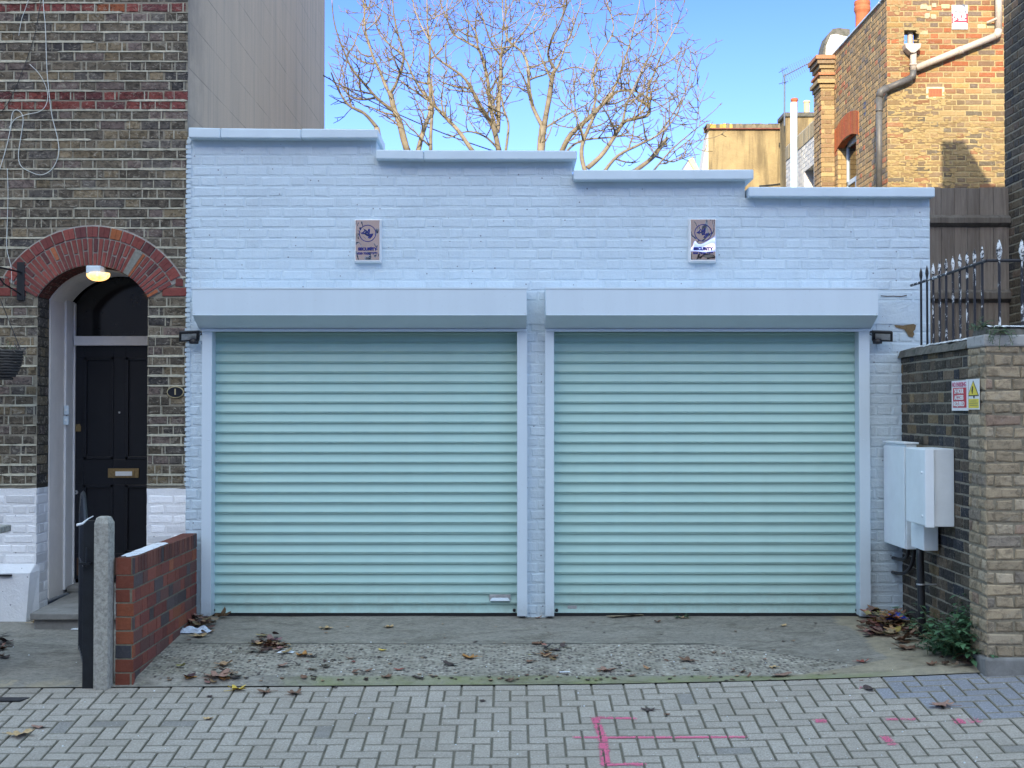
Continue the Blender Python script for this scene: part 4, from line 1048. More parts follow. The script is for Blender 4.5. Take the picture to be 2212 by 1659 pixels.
# dark run: from the pier back to the garage (u goes away from the viewer)
brickwork(q, (XW, Y0 + .02, zb), (0, -1, 0), V, (-1, 0, 0), Y0 + .02 - YJ, hh, .0757, DP, None, 61, d=.005, joint=.013, wob=.0035, bevel=.005)
q.quad((XW, Y0 + .02, -.3), (XW, YJ, -.3), (XW, YJ, zc), (XW, Y0 + .02, zc), (.36, .33, .26), 1)
q.box(XW + .012, XW + .24, YW0 + .3, Y0 + .02, -.3, zc, (.15, .14, .12), 1)
part(q, "dark_brickwork", [M['dark'], M['mortar']], rw)
q = MB()
brickwork(q, (XW - .004, YJ, zb), (0, -1, 0), V, (-1, 0, 0), YJ - YW0, hh, .0757, PP, None, 63, d=.010, joint=.014, wob=.007, bevel=.011, L=.215)
q.quad((XW - .004, YJ, -.3), (XW - .004, YW0, -.3), (XW - .004, YW0, zc), (XW - .004, YJ, zc), (.34, .30, .225), 1)
PW = 1.25
brickwork(q, (XW - .004, YW0, zb), U, V, NF, PW, hh, .0757, PP, None, 64, d=.009, joint=.014, wob=.006, bevel=.008)
q.quad((XW - .004, YW0, -.3), (XW + PW, YW0, -.3), (XW + PW, YW0, zc), (XW - .004, YW0, zc), (.33, .29, .215), 1)
q.box(XW + .004, XW + PW, YW0 + .002, YW0 + .30, -.3, zc, (.34, .30, .225), 1)
part(q, "pale_pier", [M['pale'], M['mortar']], rw)
# coping: rough rounded course
def lump(mb, path, halfw, h, z, seed, col=(1, 1, 1), n=7):
    k = len(path); r = random.Random(seed); base = len(mb.v)
    for i, p in enumerate(path):
        p = Vector(p); t = (Vector(path[min(i + 1, k - 1)]) - Vector(path[max(0, i - 1)])).normalized(); s_ = Vector((-t.y, t.x, 0))
        for j in range(n):
            a = pi * j / (n - 1); wv = 1 + .13 * noise.noise(Vector((p.x * 7, p.y * 7, j + seed)))
            mb.v.append(tuple(p + s_ * halfw * cos(a) * wv + Vector((0, 0, z - p.z + h * (sin(a) ** .6) * wv))))
    for i in range(k - 1):
        for j in range(n - 1):
            a = base + i * n + j; mb.f.append([a, a + n, a + n + 1, a + 1]); mb.c.append(col); mb.m.append(0)
    mb.f.append([base + j for j in range(n)]); mb.c.append(col); mb.m.append(0)
    mb.f.append([base + (k - 1) * n + j for j in range(n)][::-1]); mb.c.append(col); mb.m.append(0)
q = MB(); lump(q, [(XW + .11, y, 0) for y in [YJ - .0 + i * (Y0 - YJ + .02) / 60 for i in range(61)]], .14, .075, zc, 3); part(q, "rounded_coping", M['coping_old'], rw)
q = MB(); q.box(XW - .02, XW + PW, YW0 - .02, YW0 + .31, zc, zc + .075); part(q, "coping_stone", M['palestone'], rw, bevel=.012)
q = MB(); lump(q, [(XW + .02 + i * .03, YW0 + .15, 0) for i in range(42)], .17, .055, zc + .075, 9); part(q, "mossy_top", M['coping_old'], rw)
q = MB(); q.box(XW - .03, XW + PW, YW0 - .035, YW0 + .2, -.3, .03); part(q, "footing_stone", M['stone'], rw, bevel=.015)
q = MB(); ZP_ = zc + .130
for (x_, ys) in ((XW + .05, (8.9, 10.12)),):
    n = 60; vs = []
    for i in range(n + 1):
        y = ys[0] + (ys[1] - ys[0]) * i / n; o1 = .035 * (.7 + .6 * noise.noise(Vector((y * 6, 0, 0)))); zz = zc + .076
        vs += [(x_ - .02 - o1, y, zz - .012), (x_ + .0, y, zz + .006), (x_ + .06, y, zz + .008)]
    q.add(vs, [(3 * i + a, 3 * i + 3 + a, 3 * i + 4 + a, 3 * i + 1 + a) for i in range(n) for a in (0, 1)])
n = 30; vs = []
for i in range(n + 1):
    x = XW + .02 + .42 * i / n; o1 = .03 * noise.noise(Vector((x * 9, 3, 0))); vs += [(x, YW0 - .02 + .015 + o1 * .5, ZP_ - .008), (x, YW0 + .05, ZP_ + .006), (x, YW0 + .26 + o1, ZP_ + .008)]
q.add(vs, [(3 * i + a, 3 * i + 1 + a, 3 * i + 4 + a, 3 * i + 3 + a) for i in range(n) for a in (0, 1)])
part(q, "white_paint_spill", M['wallsplash2'] if 'wallsplash2' in M else M['spear'], rw)

rl = thing("iron_railing", "black spear-topped iron railing splashed with white paint on the garden wall", "railing", (XW + .08, 9.4, zc + .07))
XR_ = XW + .075; zr_ = 2.525
q = MB(); q.tube([(XR_ - .03, 10.30, zr_ - .012), (XR_, 8.74, zr_ + .005)], .010, 6); q.tube([(XR_, 8.74, zr_ + .005), (XR_ + 1.15, 8.72, zr_ + .005)], .011, 6); part(q, "top_rail", M['railpaint'], rl)
def spear(p, big):
    q = MB(); h = .105 if not big else .135; w_ = .013 if not big else .021
    q.lathe([(.005, 0), (w_ * .55, h * .12), (w_, h * .42), (w_ * .8, h * .66), (w_ * .35, h * .88), (0, h)], p, 8); return q
bars = [(XR_, 10.15 - i * .147) for i in range(10)]
bars = [b_ for b_ in bars if b_[1] > 8.78]
bars2 = [(W(2159, 650, 8.73).x, 8.73), (W(2208, 650, 8.73).x, 8.73), (W(2258, 650, 8.73).x, 8.73), (W(2310, 650, 8.73).x, 8.73)]
for i, (x, y) in enumerate(bars + bars2):
    q = MB(); q.tube([(x, y, zc + .05), (x, y, zr_)], .0085, 6); bo = part(q, "bar", M['blackiron'] if i < 2 else M['railpaint'], rl)
    q = spear((x, y, zr_ + .006), i >= len(bars)); part(q, "spearhead", M['blackiron'] if i < 2 else M['spear'], bo)

# ------------------------------------------------------------------ signs on the right wall
def onwall(px, py, X=XW - .024):
    """point of the plane x = X seen at the pixel"""
    Y = X * FP / (px - CX); 
    for _ in range(4): p = W(px, py, Y); Y *= X / p.x
    return W(px, py, Y)
def wallsign(x0, x1, y0a, y0b, y1a, y1b, X, lab, cat, name):
    a = onwall(x0, y0a, X); b_ = onwall(x1, y0b, X); c = onwall(x1, y1b, X); d_ = onwall(x0, y1a, X)
    t = thing(name, lab, cat, (X + .004, (a.y + b_.y) / 2, (a.z + c.z) / 2)); q = MB()
    yl, yr = a.y, b_.y; zt_ = (a.z + b_.z) / 2; zb_ = (c.z + d_.z) / 2
    q.box(X, X + .003, yr, yl, zb_, zt_); part(q, "plate", M['signwhite'], t, bevel=.001)
    return t, yl, yr, zt_, zb_
t, yl, yr, zt_, zb_ = wallsign(2055.5, 2091, 824, 820, 886.5, 888, XW - .028, "white and red no parking notice fixed beside the yellow warning triangle", "sign", "parking_sign")
UU = (0, -1, 0); X = XW - .028
def panel(t, X, u0, u1, v0, v1, m, name, yl=0, yr=0, zt_=0, zb_=0, d=.0012):
    q = MB(); q.box(X - d, X - .0002, yl + (yr - yl) * u1, yl + (yr - yl) * u0, zb_ + (zt_ - zb_) * v0, zb_ + (zt_ - zb_) * v1); return part(q, name, m, t)
k = dict(yl=yl, yr=yr, zt_=zt_, zb_=zb_); wd = yl - yr; hgt = zt_ - zb_
panel(t, X, .09, .90, .10, .76, M['signred'], "red_panel", **k)
mid = (yl + yr) / 2 + .01
text("NO PARKING", .042, (X - .0015, mid, zb_ + hgt * .86), "heading", M['pinktxt'], t, U=UU, width=wd * .84, bold=.001)
for s_, v in (("24 HOUR", .64), ("ACCESS", .43), ("REQUIRED", .22)):
    text(s_, .042, (X - .0028, mid, zb_ + hgt * v), "lettering", M['signwhite'], t, U=UU, width=wd * (.56 if len(s_) < 8 else .66), bold=.0018)
X2 = XW - .023
t, yl, yr, zt_, zb_ = wallsign(2086, 2115.5, 819.5, 818, 885, 884.5, X2, "white warning notice with a yellow triangle over a yellow text panel", "sign", "warning_sign")
k = dict(yl=yl, yr=yr, zt_=zt_, zb_=zb_); wd = yl - yr; hgt = zt_ - zb_
def uv(u, v): return (yl + (yr - yl) * u, zb_ + hgt * v)
def tri(sc, X, m, name, t):
    q = MB(); c = uv(.56, .66); pts = [(-.41 * wd * sc, -.22 * hgt * sc), (.41 * wd * sc, -.22 * hgt * sc), (0, .29 * hgt * sc)]
    q.prism(pts, (X, c[0], c[1]), (0, -1, 0), (0, 0, 1), (-1, 0, 0), .0008); return part(q, name, m, t)
tri(1, X2 - .0004, M['signblack'], "triangle_border", t); tri(.86, X2 - .0012, M['signyellow'], "triangle", t)
q = MB(); c = uv(.53, .62)
q.prism([(-.02, .0), (-.005, .03), (.012, .024), (.006, -.002), (.0, -.02), (-.008, -.022)], (X2 - .0021, c[0], c[1]), (0, -1, 0), (0, 0, 1), (-1, 0, 0), .0006)
q.prism([(.01, -.038), (.035, -.03), (.04, -.045), (.02, -.05)], (X2 - .0021, c[0], c[1]), (0, -1, 0), (0, 0, 1), (-1, 0, 0), .0006); part(q, "pictogram", M['signblack'], t)
panel(t, X2, .22, .95, .05, .35, M['signyellow'], "yellow_panel", **k)
for v, w0, w1 in ((.28, .36, .8), (.21, .27, .92), (.14, .30, .9)):
    panel(t, X2 - .0011, w0, w1, v - .007, v + .007, M['signgrey'], "text_line", **k)

# ------------------------------------------------------------------ white meter cabinets and pipe
def cab(x0, x1, y0, y1, z0, z1, name, lab):
    t = thing(name, lab, "cabinet", ((x0 + x1) / 2, (y0 + y1) / 2, z0))
    q = MB(); q.box(x0 + .012, x1, y0, y1, z0, z1); part(q, "body", M['greybox'], t, bevel=.006)
    return t
yA0, yA1 = 9.81, 10.36; xA = 2.815; zA0, zA1 = .572, 1.325
ta = cab(xA, 2.905, yA0, yA1, zA0, zA1, "meter_cabinet", "tall white meter cabinet beside the garage corner, its door facing the shutters")
q = MB(); q.box(xA, xA + .011, yA0 + .006, yA1 - .004, zA0 + .004, zA1 - .02); dA = part(q, "cabinet_door", M['greybox'], ta, bevel=.004)
q = MB(); q.box(xA - .005, 2.92, yA0 - .008, yA1 + .004, zA1 + .001, zA1 + .016); part(q, "lid", M['greybox'], ta, bevel=.004)
q = MB(); q.box(xA + .01, xA + .03, yA0 - .006, yA0 - .0005, zA0 + .06, zA0 + .11); part(q, "catch", M['greybox'], dA)
q = MB(); q.box(2.906, XW - .006, yA0 + .1, yA1 - .06, zA0 + .12, zA1 - .12); part(q, "back_board", M['wood'], ta)
yB0, yB1 = 9.155, 9.62; xB = 2.768; zB0, zB1 = .79, 1.312
tb = cab(xB, XW - .008, yB0, yB1, zB0, zB1, "meter_cabinet", "squat white meter cabinet in front of the taller one, fixed to the dark wall")
q = MB(); q.box(xB, xB + .011, yB0 + .02, yB1 - .004, zB0 + .006, zB1 - .006); dB = part(q, "cabinet_door", M['greybox'], tb, bevel=.004)
q = MB(); q.hexa([(xB, yB0 + .002, zB0 - .004), (xB + .055, yB0 - .016, zB0 - .004), (xB + .055, yB0 + .004, zB0 - .004), (xB, yB0 + .018, zB0 - .004),
                  (xB, yB0 + .002, zB1 + .002), (xB + .055, yB0 - .016, zB1 + .002), (xB + .055, yB0 + .004, zB1 + .002), (xB, yB0 + .018, zB1 + .002)]); part(q, "corner_flange", M['greybox'], tb, bevel=.003)
for dz in (.07, .36):
    q = MB(); q.lathe([(.009, 0), (.008, .008), (0, .01)], (xB, yB0 + .07, zB0 + dz), 12, (-1, 0, 0)); part(q, "catch", M['greybox'], dB)
q = MB(); q.box(xB + .06, xB + .068, yB0 - .012, yB0 - .001, zB0 + .15, zB0 + .22); part(q, "hasp", M['greybox'], tb)
tc = cab(2.83, 2.945, 9.45, 9.75, .60, .786, "cable_box", "small grey-white cable box between the meter cabinets and the black pipe")
pt = W(1992.5, 1361, 9.58); 
pp_ = thing("black_pipe", "black plastic pipe rising from the leaf pile to the cable box", "pipe", (pt.x, 9.58, .0))
q = MB(); top = W(1984.5, 1176, 9.6); q.tube([(pt.x, 9.58, -.05), (pt.x - .005, 9.58, .2), (top.x + .008, 9.6, .56), (top.x + .010, 9.6, .602)], [.0275, .0265, .0265, .0265], 16); part(q, "tube", M['black'], pp_, smooth=True)
q = MB(); c = W(1989, 1262, 9.58); q.lathe([(.030, -.005), (.031, 0), (.030, .005)], (c.x, 9.58, c.z), 16); q.box(c.x + .02, XW, 9.57, 9.59, c.z - .004, c.z + .004); part(q, "clip", M['steel'], pp_)
for i, (x_, y_, ex, ey, lab) in enumerate(((1962, 1190, 1929, 1205, "upper"), (1975, 1190, 1928, 1236, "lower"))):
    a = W(x_, y_, 9.95); e = W(ex, ey, Y0 - .01); m_ = W((x_ + ex) / 2 + 14, ey + (14 if i else 10), 10.15); m2 = W(x_ + 1, (y_ + ey) / 2 + 5, 10.0); q = MB()
    P0, P1, P2, P3 = a + Vector((0, 0, .05)), m2, m_, e; pts = []
    for k_ in range(15):
        s_ = k_ / 14; pts.append((1 - s_) ** 3 * P0 + 3 * (1 - s_) ** 2 * s_ * P1 + 3 * (1 - s_) * s_ * s_ * P2 + s_ ** 3 * P3)
    q.tube(pts, .0135, 10)
    tag(base_at(q.build("conduit", M['black'], smooth=True), e), lab + " of two black conduits curving from the tall cabinet into the white wall", "conduit", "black conduits under the tall cabinet")

# ------------------------------------------------------------------ fence between garage and right-hand house
FX0, FX1, FY = XGR - .02, W(2177, 560, 11.95).x, 11.9; FZ = W(0, 404, FY).z
fe = thing("timber_fence", "tall weathered grey board fence behind the railing", "fence", ((FX0 + FX1) / 2, FY, 0))
q = MB(); r = random.Random(12); x = FX0 - .4
while x < FX1 - .005:
    w_ = .112 * r.uniform(.93, 1.07); xe = min(x + w_, FX1 - .004); k_ = r.uniform(.75, 1.15)
    q.box(x, xe - .003, FY + r.uniform(-.004, .004), FY + .02, -.35, FZ - r.uniform(0, .012), (.30 * k_, .272 * k_, .24 * k_)); x += w_
part(q, "board_panel", M['wood'], fe)
for (ya_, yb_) in ((462, 481), (624, 645)):
    q = MB(); z1_, z0_ = W(0, ya_, FY - .06).z, W(0, yb_, FY - .06).z
    q.hexa([(FX0 - .4, FY - .05, z0_), (FX1 - .004, FY - .05, z0_), (FX1 - .004, FY - .006, z0_ - .03), (FX0 - .4, FY - .006, z0_ - .03), (FX0 - .4, FY - .05, z1_ - .03), (FX1 - .004, FY - .05, z1_ - .03), (FX1 - .004, FY - .006, z1_), (FX0 - .4, FY - .006, z1_)], (.18, .165, .145)); part(q, "rail", M['wood'], fe, bevel=.003)

# ------------------------------------------------------------------ brick house at the right edge
XB_, YB_ = FX1, 12.0
HZ = [7.6, 7.0]
rh = thing("terraced_house", "dark brick house flank at the right edge beside the fence", "house", (XB_ + 1, YB_ - 2, 0))
q = MB(); BP = [(5, (.115, .090, .062)), (3, (.085, .072, .058)), (2, (.15, .115, .075)), (1, (.05, .048, .048)), (1, (.17, .12, .085))]
brickwork(q, (XB_, YB_, -.3), (0, -1, 0), V, (-1, 0, 0), 2.2, 5.9, .0752, BP, None, 71, d=.006, joint=.013, wob=.003, bevel=.005)
q.quad((XB_, YB_, -.4), (XB_, 9.8, -.4), (XB_, 9.8, 7.6), (XB_, YB_, 7.6), (.40, .36, .27), 1)
q.quad((XB_, 9.8, -.4), (XB_ + 5, 9.8, -.4), (XB_ + 5, 9.8, 7.0), (XB_, 9.8, 7.0), (.3, .26, .2), 1)
# rear face profile: a parapet stub at the corner, a slope, then the eaves
prof = [(XB_, -.4), (XB_ + 5, -.4), (XB_ + 5, 7.02), (XB_ + .66, 7.02), (XB_ + .30, 7.62), (XB_, 7.62)]
q.prism([(x - XB_, z) for x, z in prof], (XB_ + .001, YB_ - .3, 0), U, V, (0, 1, 0), .299, (.2, .17, .13), 1)
part(q, "brick_wall", [M['dark'], M['mortar']], rh)
q = MB(); q.box(XB_ + .3, XB_ + 5, 9.8, YB_ - .3, 6.6, 7.0); part(q, "roof", M['stone'], rh)
# ------------------------------------------------------------------ sunlit brick building beyond the fence
YR = 18.2; XRc = W(1917, 250, YR).x; ZRp = 7.12; XRe = 8.2
bd = thing("brick_building", "sunlit yellow and red stock brick building with a drainpipe across its end wall", "building", (XRc + 1.5, YR, 0))
YPp = [(4, (.34, .20, .09)), (3, (.29, .145, .075)), (2.4, (.33, .115, .05)), (2, (.22, .135, .08)), (1.2, (.18, .13, .095)), (1.2, (.40, .25, .095))]
YLp = [(5, (.28, .19, .095)), (4, (.22, .155, .095)), (2, (.34, .24, .115)), (1.0, (.28, .145, .075)), (1, (.15, .12, .085))]
FLp = [(5, (.44, .28, .13)), (4, (.36, .24, .13)), (2, (.50, .34, .16)), (1.1, (.48, .18, .09)), (1.0, (.25, .19, .14))]
hx0, hx1, hz0, hz1 = W(1953, 80, YR).x, W(1985, 80, YR).x, W(1960, 94, YR).z, W(1960, 65, YR).z
zb = 3.2; MOR = (.47, .37, .19)
def rint(v, k):
    z = zb + v
    if hz0 - .02 < z < hz1: return [(0, hx0 - XRc), (hx1 - XRc, XRe - XRc)]
    return [(0, XRe - XRc)]
zsw = W(0, 205, YR).z
def rpal(u, v, k, r): return pick(YPp if zb + v > zsw + .25 * noise.noise(Vector((u * 2, v, 3))) else YLp, r)
q = MB(); brickwork(q, (XRc, YR, zb), U, V, NF, XRe - XRc, ZRp - zb, .0745, None, rint, 81, palf=rpal, d=.005, joint=.016, wob=.004, bevel=.005)
for a, b_, c, d_ in ((XRc, XRe, zb - 3.4, hz0), (XRc, hx0, hz0, hz1), (hx1, XRe, hz0, hz1), (XRc, XRe, hz1, ZRp)):
    q.quad((a, YR, c), (b_, YR, c), (b_, YR, d_), (a, YR, d_), MOR, 1)
# the square weep hole through the parapet
for A_, B_ in (((hx0, hz0), (hx1, hz0)), ((hx1, hz0), (hx1, hz1)), ((hx1, hz1), (hx0, hz1)), ((hx0, hz1), (hx0, hz0))):
    q.quad((A_[0], YR, A_[1]), (A_[0], YR + .24, A_[1]), (B_[0], YR + .24, B_[1]), (B_[0], YR, B_[1]), (.3, .25, .17), 1)
for a, b_, c, d_ in ((XRc + .25, hx0, hz0 - .3, ZRp), (hx1, XRe, hz0 - .3, ZRp), (hx0, hx1, hz0 - .3, hz0), (hx0, hx1, hz1, ZRp)):
    q.quad((b_, YR + .24, c), (a, YR + .24, c), (a, YR + .24, d_), (b_, YR + .24, d_), (.3, .25, .17), 1)
r = random.Random(33)
def smear(n, x0, x1, z0, z1, col):
    for _ in range(n):
        cx, cz = r.uniform(x0, x1), r.uniform(z0, z1); a = r.uniform(.02, .07); b_ = r.uniform(.008, .022); m_ = 9
        pts = [(cx + a * cos(t) * r.uniform(.6, 1.1), cz + b_ * sin(t) * r.uniform(.5, 1.3)) for t in [2 * pi * i / m_ for i in range(m_)]]
        q.prism(pts, (0, YR - .007 - r.random() * .002, 0), U, V, NF, .001, col, 1)
smear(260, W(1925, 300, YR).x, W(2050, 300, YR).x, 4.5, W(0, 195, YR).z, (.44, .32, .15)); smear(110, W(2050, 300, YR).x, W(2176, 300, YR).x, 4.5, W(0, 250, YR).z, (.42, .30, .14))
smear(60, XRc + .05, W(2000, 300, YR).x, W(0, 190, YR).z, ZRp, (.44, .32, .16))
for px, py in ((1995, 70), (2042, 14), (2060 + 60, 57), (2095 + 45, 57)):
    c = W(px, py, YR); q.box(c.x - .055, c.x + .055, YR - .008, YR - .006, c.z - .028, c.z + .028, (.62, .54, .32), 1)
for k_ in range(9):
    px, py = r.choice(((1975, 12), (1996, 14), (2008, 20), (2020, 12), (2005, 35), (2018, 36))); c = W(px + r.uniform(-4, 4), py + r.uniform(-3, 3), YR); q.box(c.x - .03, c.x + .03, YR - .0095 - .0004 * k_, YR - .004, c.z - .03, c.z + .025, (.60, .50, .34), 1)
part(q, "end_wall", [M['yellow'], M['mortar']], bd)
# flank with a red-arched window
YFe = 21.25; wy0, wy1 = 19.86, 20.98; wz = W(1849, 276, 19.86).z
q = MB(); wzs = W(1812, 303, 20.98).z
def flint(v, k):
    z = zb + v; L0, L1 = YFe - wy1, YFe - wy0
    if z < wz - .02: return [(0, L0), (L1, YFe - YR)]
    return [(0, YFe - YR)]
brickwork(q, (XRc, YFe, zb), (0, -1, 0), V, (-1, 0, 0), YFe - YR, ZRp - zb, .0745, FLp, flint, 83, d=.005, joint=.013, wob=.003, bevel=.005)
for a, b_, c, d_ in ((YFe, wy1, -.2, wz), (wy0, YR, -.2, wz), (YFe, YR, wz, ZRp)): q.quad((XRc, a, c), (XRc, b_, c), (XRc, b_, d_), (XRc, a, d_), (.50, .40, .23), 1)
# reveal faces
q.quad((XRc, wy1, 3.4), (XRc + .22, wy1, 3.4), (XRc + .22, wy1, wz), (XRc, wy1, wz), (.30, .2, .1), 1)
brickwork(q, (XRc + .002, wy1 - .001, zb), (1, 0, 0), V, (0, -1, 0), .215, wz - zb, .0745, [(1, (.42, .29, .13)), (1, (.5, .36, .17))], None, 84, d=.004, joint=.011)
q.quad((XRc, wy0, 3.4), (XRc, wy0, wz), (XRc + .22, wy0, wz), (XRc + .22, wy0, 3.4), (.2, .15, .08), 1)
q.quad((XRc, wy0, wz), (XRc, wy1, wz), (XRc + .22, wy1, wz), (XRc + .22, wy0, wz), (.16, .07, .04), 1)
q.quad((XRc + .25, YR + .24, 6.1), (XRc + .25, YFe, 6.1), (XRc + .25, YFe, ZRp), (XRc + .25, YR + .24, ZRp), (.3, .25, .17), 1)
q.quad((XRc, YFe, -.2), (XRe, YFe, -.2), (XRe, YFe, 6.2), (XRc, YFe, 6.2), (.3, .25, .17), 1)
part(q, "flank_wall", [M['yellow'], M['mortar']], bd)
q = MB(); yc = (wy0 + wy1) / 2; n = 24; z_in = W(1849, 274, 19.86).z
za1 = W(1863, 228, 19.5).z; za0 = W(1863, 272, 19.5).z
for i in range(n):      # soldier arch with a small camber
    t0, t1 = (i + .06) / n, (i + .94) / n; a, b_ = wy0 - .18 + (wy1 - wy0 + .36) * t0, wy0 - .18 + (wy1 - wy0 + .36) * t1
    cam_ = lambda t: .12 * (1 - (2 * t - 1) ** 2)
    lo0, lo1 = wz - .14 + cam_(t0), wz - .14 + cam_(t1); c = (.50 * r.uniform(.8, 1.1), .13 * r.uniform(.8, 1.2), .05)
    q.hexa([(XRc - .012, a, lo0), (XRc - .012, b_, lo1), (XRc + .1, b_, lo1), (XRc + .1, a, lo0), (XRc - .012, a, lo0 + .34), (XRc - .012, b_, lo1 + .34), (XRc + .1, b_, lo1 + .34), (XRc + .1, a, lo0 + .34)], c)
part(q, "window_arch", M['red'], bd)
q = MB(); fx = XRc + .13
for a, b_, c, d_ in ((wy0, wy0 + .07, 3.4, wz), (wy1 - .07, wy1, 3.4, wz), (wy0, wy1, wz - .09, wz), (wy0, wy1, 5.02, 5.09), (yc - .03, yc + .03, 3.4, 5.02), (wy0, wy1, 3.4, 3.5)): q.box(fx, fx + .06, a, b_, c, d_)
wn = part(q, "window", M['white'], bd, bevel=.004)
q = MB(); q.box(fx + .02, fx + .03, wy0 + .03, wy1 - .03, 3.42, wz - .03); part(q, "pane", M['darkglass'], wn)
q = MB(); c = W(1862, 240, 19.5); q.box(XRc - .004, XRc + .02, 19.3, 19.42, c.z - .1, c.z + .12); part(q, "air_slot", M['black'], bd)
# parapet copings and roof
q = MB(); q.box(XRc - .03, XRc + .27, YR + .3, YFe, ZRp, ZRp + .02); q.box(XRc - .03, XRe, YR - .03, YR + .27, ZRp, ZRp + .03); part(q, "coping", M['white'], bd)
q = MB(); q.box(XRc + .26, XRe, YR + .25, YFe, 6.0, 6.15); part(q, "roof", M['stone'], bd)
# pier with corbelled head and whitewashed block above
q = MB(); xp0, xp1 = W(1773, 300, YFe - .02).x, XRc; ys = YFe - .06
brickwork(q, (xp0, ys, zb), U, V, NF, xp1 - xp0, W(0, 190, ys).z - zb, .0745, [(1, (.42, .30, .15)), (1, (.34, .23, .12)), (1, (.28, .18, .10))], None, 91, d=.006, joint=.012, wob=.004)
brickwork(q, (xp0, ys + .5, zb), (0, -1, 0), V, (-1, 0, 0), .5, W(0, 190, ys).z - zb, .0745, FLp, None, 92, d=.006, joint=.012, wob=.004)
q.box(xp0 + .003, xp1, ys + .003, ys + .5, -.2, W(0, 118, ys).z, (.40, .31, .17), 1)
for i, (py0, py1, out, c) in enumerate(((190, 181, .03, (.36, .26, .13)), (181, 172, .07, (.40, .30, .15)), (172, 163, .02, (.24, .17, .1)), (163, 157, .05, (.48, .20, .10)), (157, 148, -.01, (.15, .11, .07)), (148, 139, .03, (.36, .27, .14)), (139, 130, .07, (.28, .2, .12)), (130, 121, .10, (.44, .21, .11)))):
    q.box(xp0 - out, xp1 + out * .8, ys - out, ys + .5, W(0, py0, ys).z, W(0, py1, ys).z - .006, c)
part(q, "corbelled_pier", [M['yellow'], M['mortar']], bd)
ptop = [(1776, 121), (1782, 92), (1788, 74), (1799, 62), (1812, 60), (1836, 63), (1838, 121)]
pv = [W(x, y, ys + .05) for x, y in ptop]; q = MB()
q.prism([(p.x, p.z) for p in pv], (0, ys + .05, 0), U, V, (0, 1, 0), .4, (.30, .25, .15), 0)
part(q, "stack_shoulder", M['coping_old'], bd)
q = MB(); pw = [(1783, 120), (1784, 100), (1794, 76), (1806, 74), (1822, 78), (1836, 80), (1838, 121)]
pv = [W(x, y, ys + .045) for x, y in pw]; q.prism([(p.x, p.z) for p in pv], (0, ys + .046, 0), U, V, NF, .012); part(q, "whitewash", M['dirtywhite'], bd)

def pot(px, py_top, py_bot, wpx, Y, m, lab, grp):
    a = W(px, py_top, Y); z0 = W(px, py_bot, Y).z; r_ = wpx / FP * Y / 2; h = a.z - z0
    q = MB(); q.lathe([(r_ * .84, -.01), (r_ * .84, h * .80), (r_ * .86, h * .82), (r_, h * .86), (r_ * 1.02, h * .90), (r_ * .95, h * .93), (r_ * 1.0, h * .96), (r_ * .96, h), (r_ * .75, h), (r_ * .72, h * .7)], (a.x, Y, z0), 24)
    return tag(base_at(q.build("chimney_pot", m, smooth=False), (a.x, Y, z0)), lab, "chimney pot", grp)
pot(1862.5, 3, 150, 35, 22.6, M['terracotta'], "large orange terracotta chimney pot rising behind the brick parapet", "chimney pots on the skyline")
# stack that carries it
q = MB(); c = W(1862.5, 150, 22.6); q.box(c.x - .35, c.x + 1.2, 22.2, 23.0, 0, c.z, (.35, .25, .14)); st_ = base_at(q.build("chimney_stack", M['yellow']), (c.x, 22.6, 0)); tag(st_, "brick chimney stack mostly hidden behind the parapet of the sunlit building", "chimney")

# drainpipes on the end wall
dp = thing("drainpipe", "flaking white and grey cast-iron drainpipe with a hopper, branching over the sunlit end wall", "drainpipe", (W(1900, 400, YR).x, YR - .08, 3.2))
yp = YR - .09
def pth(l, Y): return [W(x, y, Y) for x, y in l]
q = MB(); r_ = .045
q.tube(pth([(2157, -60), (2157, 68)], yp), r_, 12); q.tube(pth([(2157, 64), (2155, 74), (2148, 79)], yp), r_ * 1.12, 12); q.tube(pth([(2152, 77), (1979, 147)], yp), r_, 12)
q.tube(pth([(2079, 107), (2068, 111)], yp), r_ * 1.15, 12); part(q, "branch_pipe", M['whitepipe'], dp, smooth=True)
q = MB(); q.tube(pth([(1973, 112), (1973, 154)], yp), r_ * .95, 12); q.tube(pth([(1973, 138), (1973, 142)], yp), r_ * 1.15, 12); part(q, "stub_pipe", M['whitepipe'], dp, smooth=True)
q = MB(); q.tube(pth([(1973, 152), (1972, 164), (1963, 171)], yp), r_, 12); q.tube(pth([(1967, 169), (1912, 193)], yp), r_, 12); q.tube(pth([(1917, 190), (1903, 198), (1899.5, 210)], yp), r_ * 1.15, 12)
q.tube(pth([(1899.5, 207), (1899, 420)], yp), r_ * .92, 12); q.tube(pth([(1899.5, 236), (1899.5, 241)], yp), r_ * 1.1, 12); part(q, "grey_pipe", M['pipe'], dp, smooth=True)
q = MB(); a = W(1955, 94, yp - .06); b_ = W(1990, 94, yp - .06); c = W(1988, 104, yp - .06); d_ = W(1976, 114, yp - .06); e = W(1968, 114, yp - .06); f = W(1957, 104, yp - .06)
q.prism([(p.x, p.z) for p in (f, e, d_, c, b_, a)], (0, yp - .07, 0), U, V, (0, 1, 0), .15); part(q, "hopper", M['whitepipe'], dp, bevel=.006)
q = MB()
for px, py in ((2150, 42),): 
    c = W(px, py, yp); q.tube([c + Vector((-.09, .05, -.03)), c + Vector((.0, -.03, .0)), c + Vector((.06, .05, .03))], .018, 8)
part(q, "pipe_bracket", M['whitepipe'], dp)
q = MB(); c0 = W(1966, 84, YR + .12); q.tube([c0 + Vector((0, 0, -.1)), c0 + Vector((0, 0, .09))], .04, 10); part(q, "outlet", M['whitepipe'], dp)
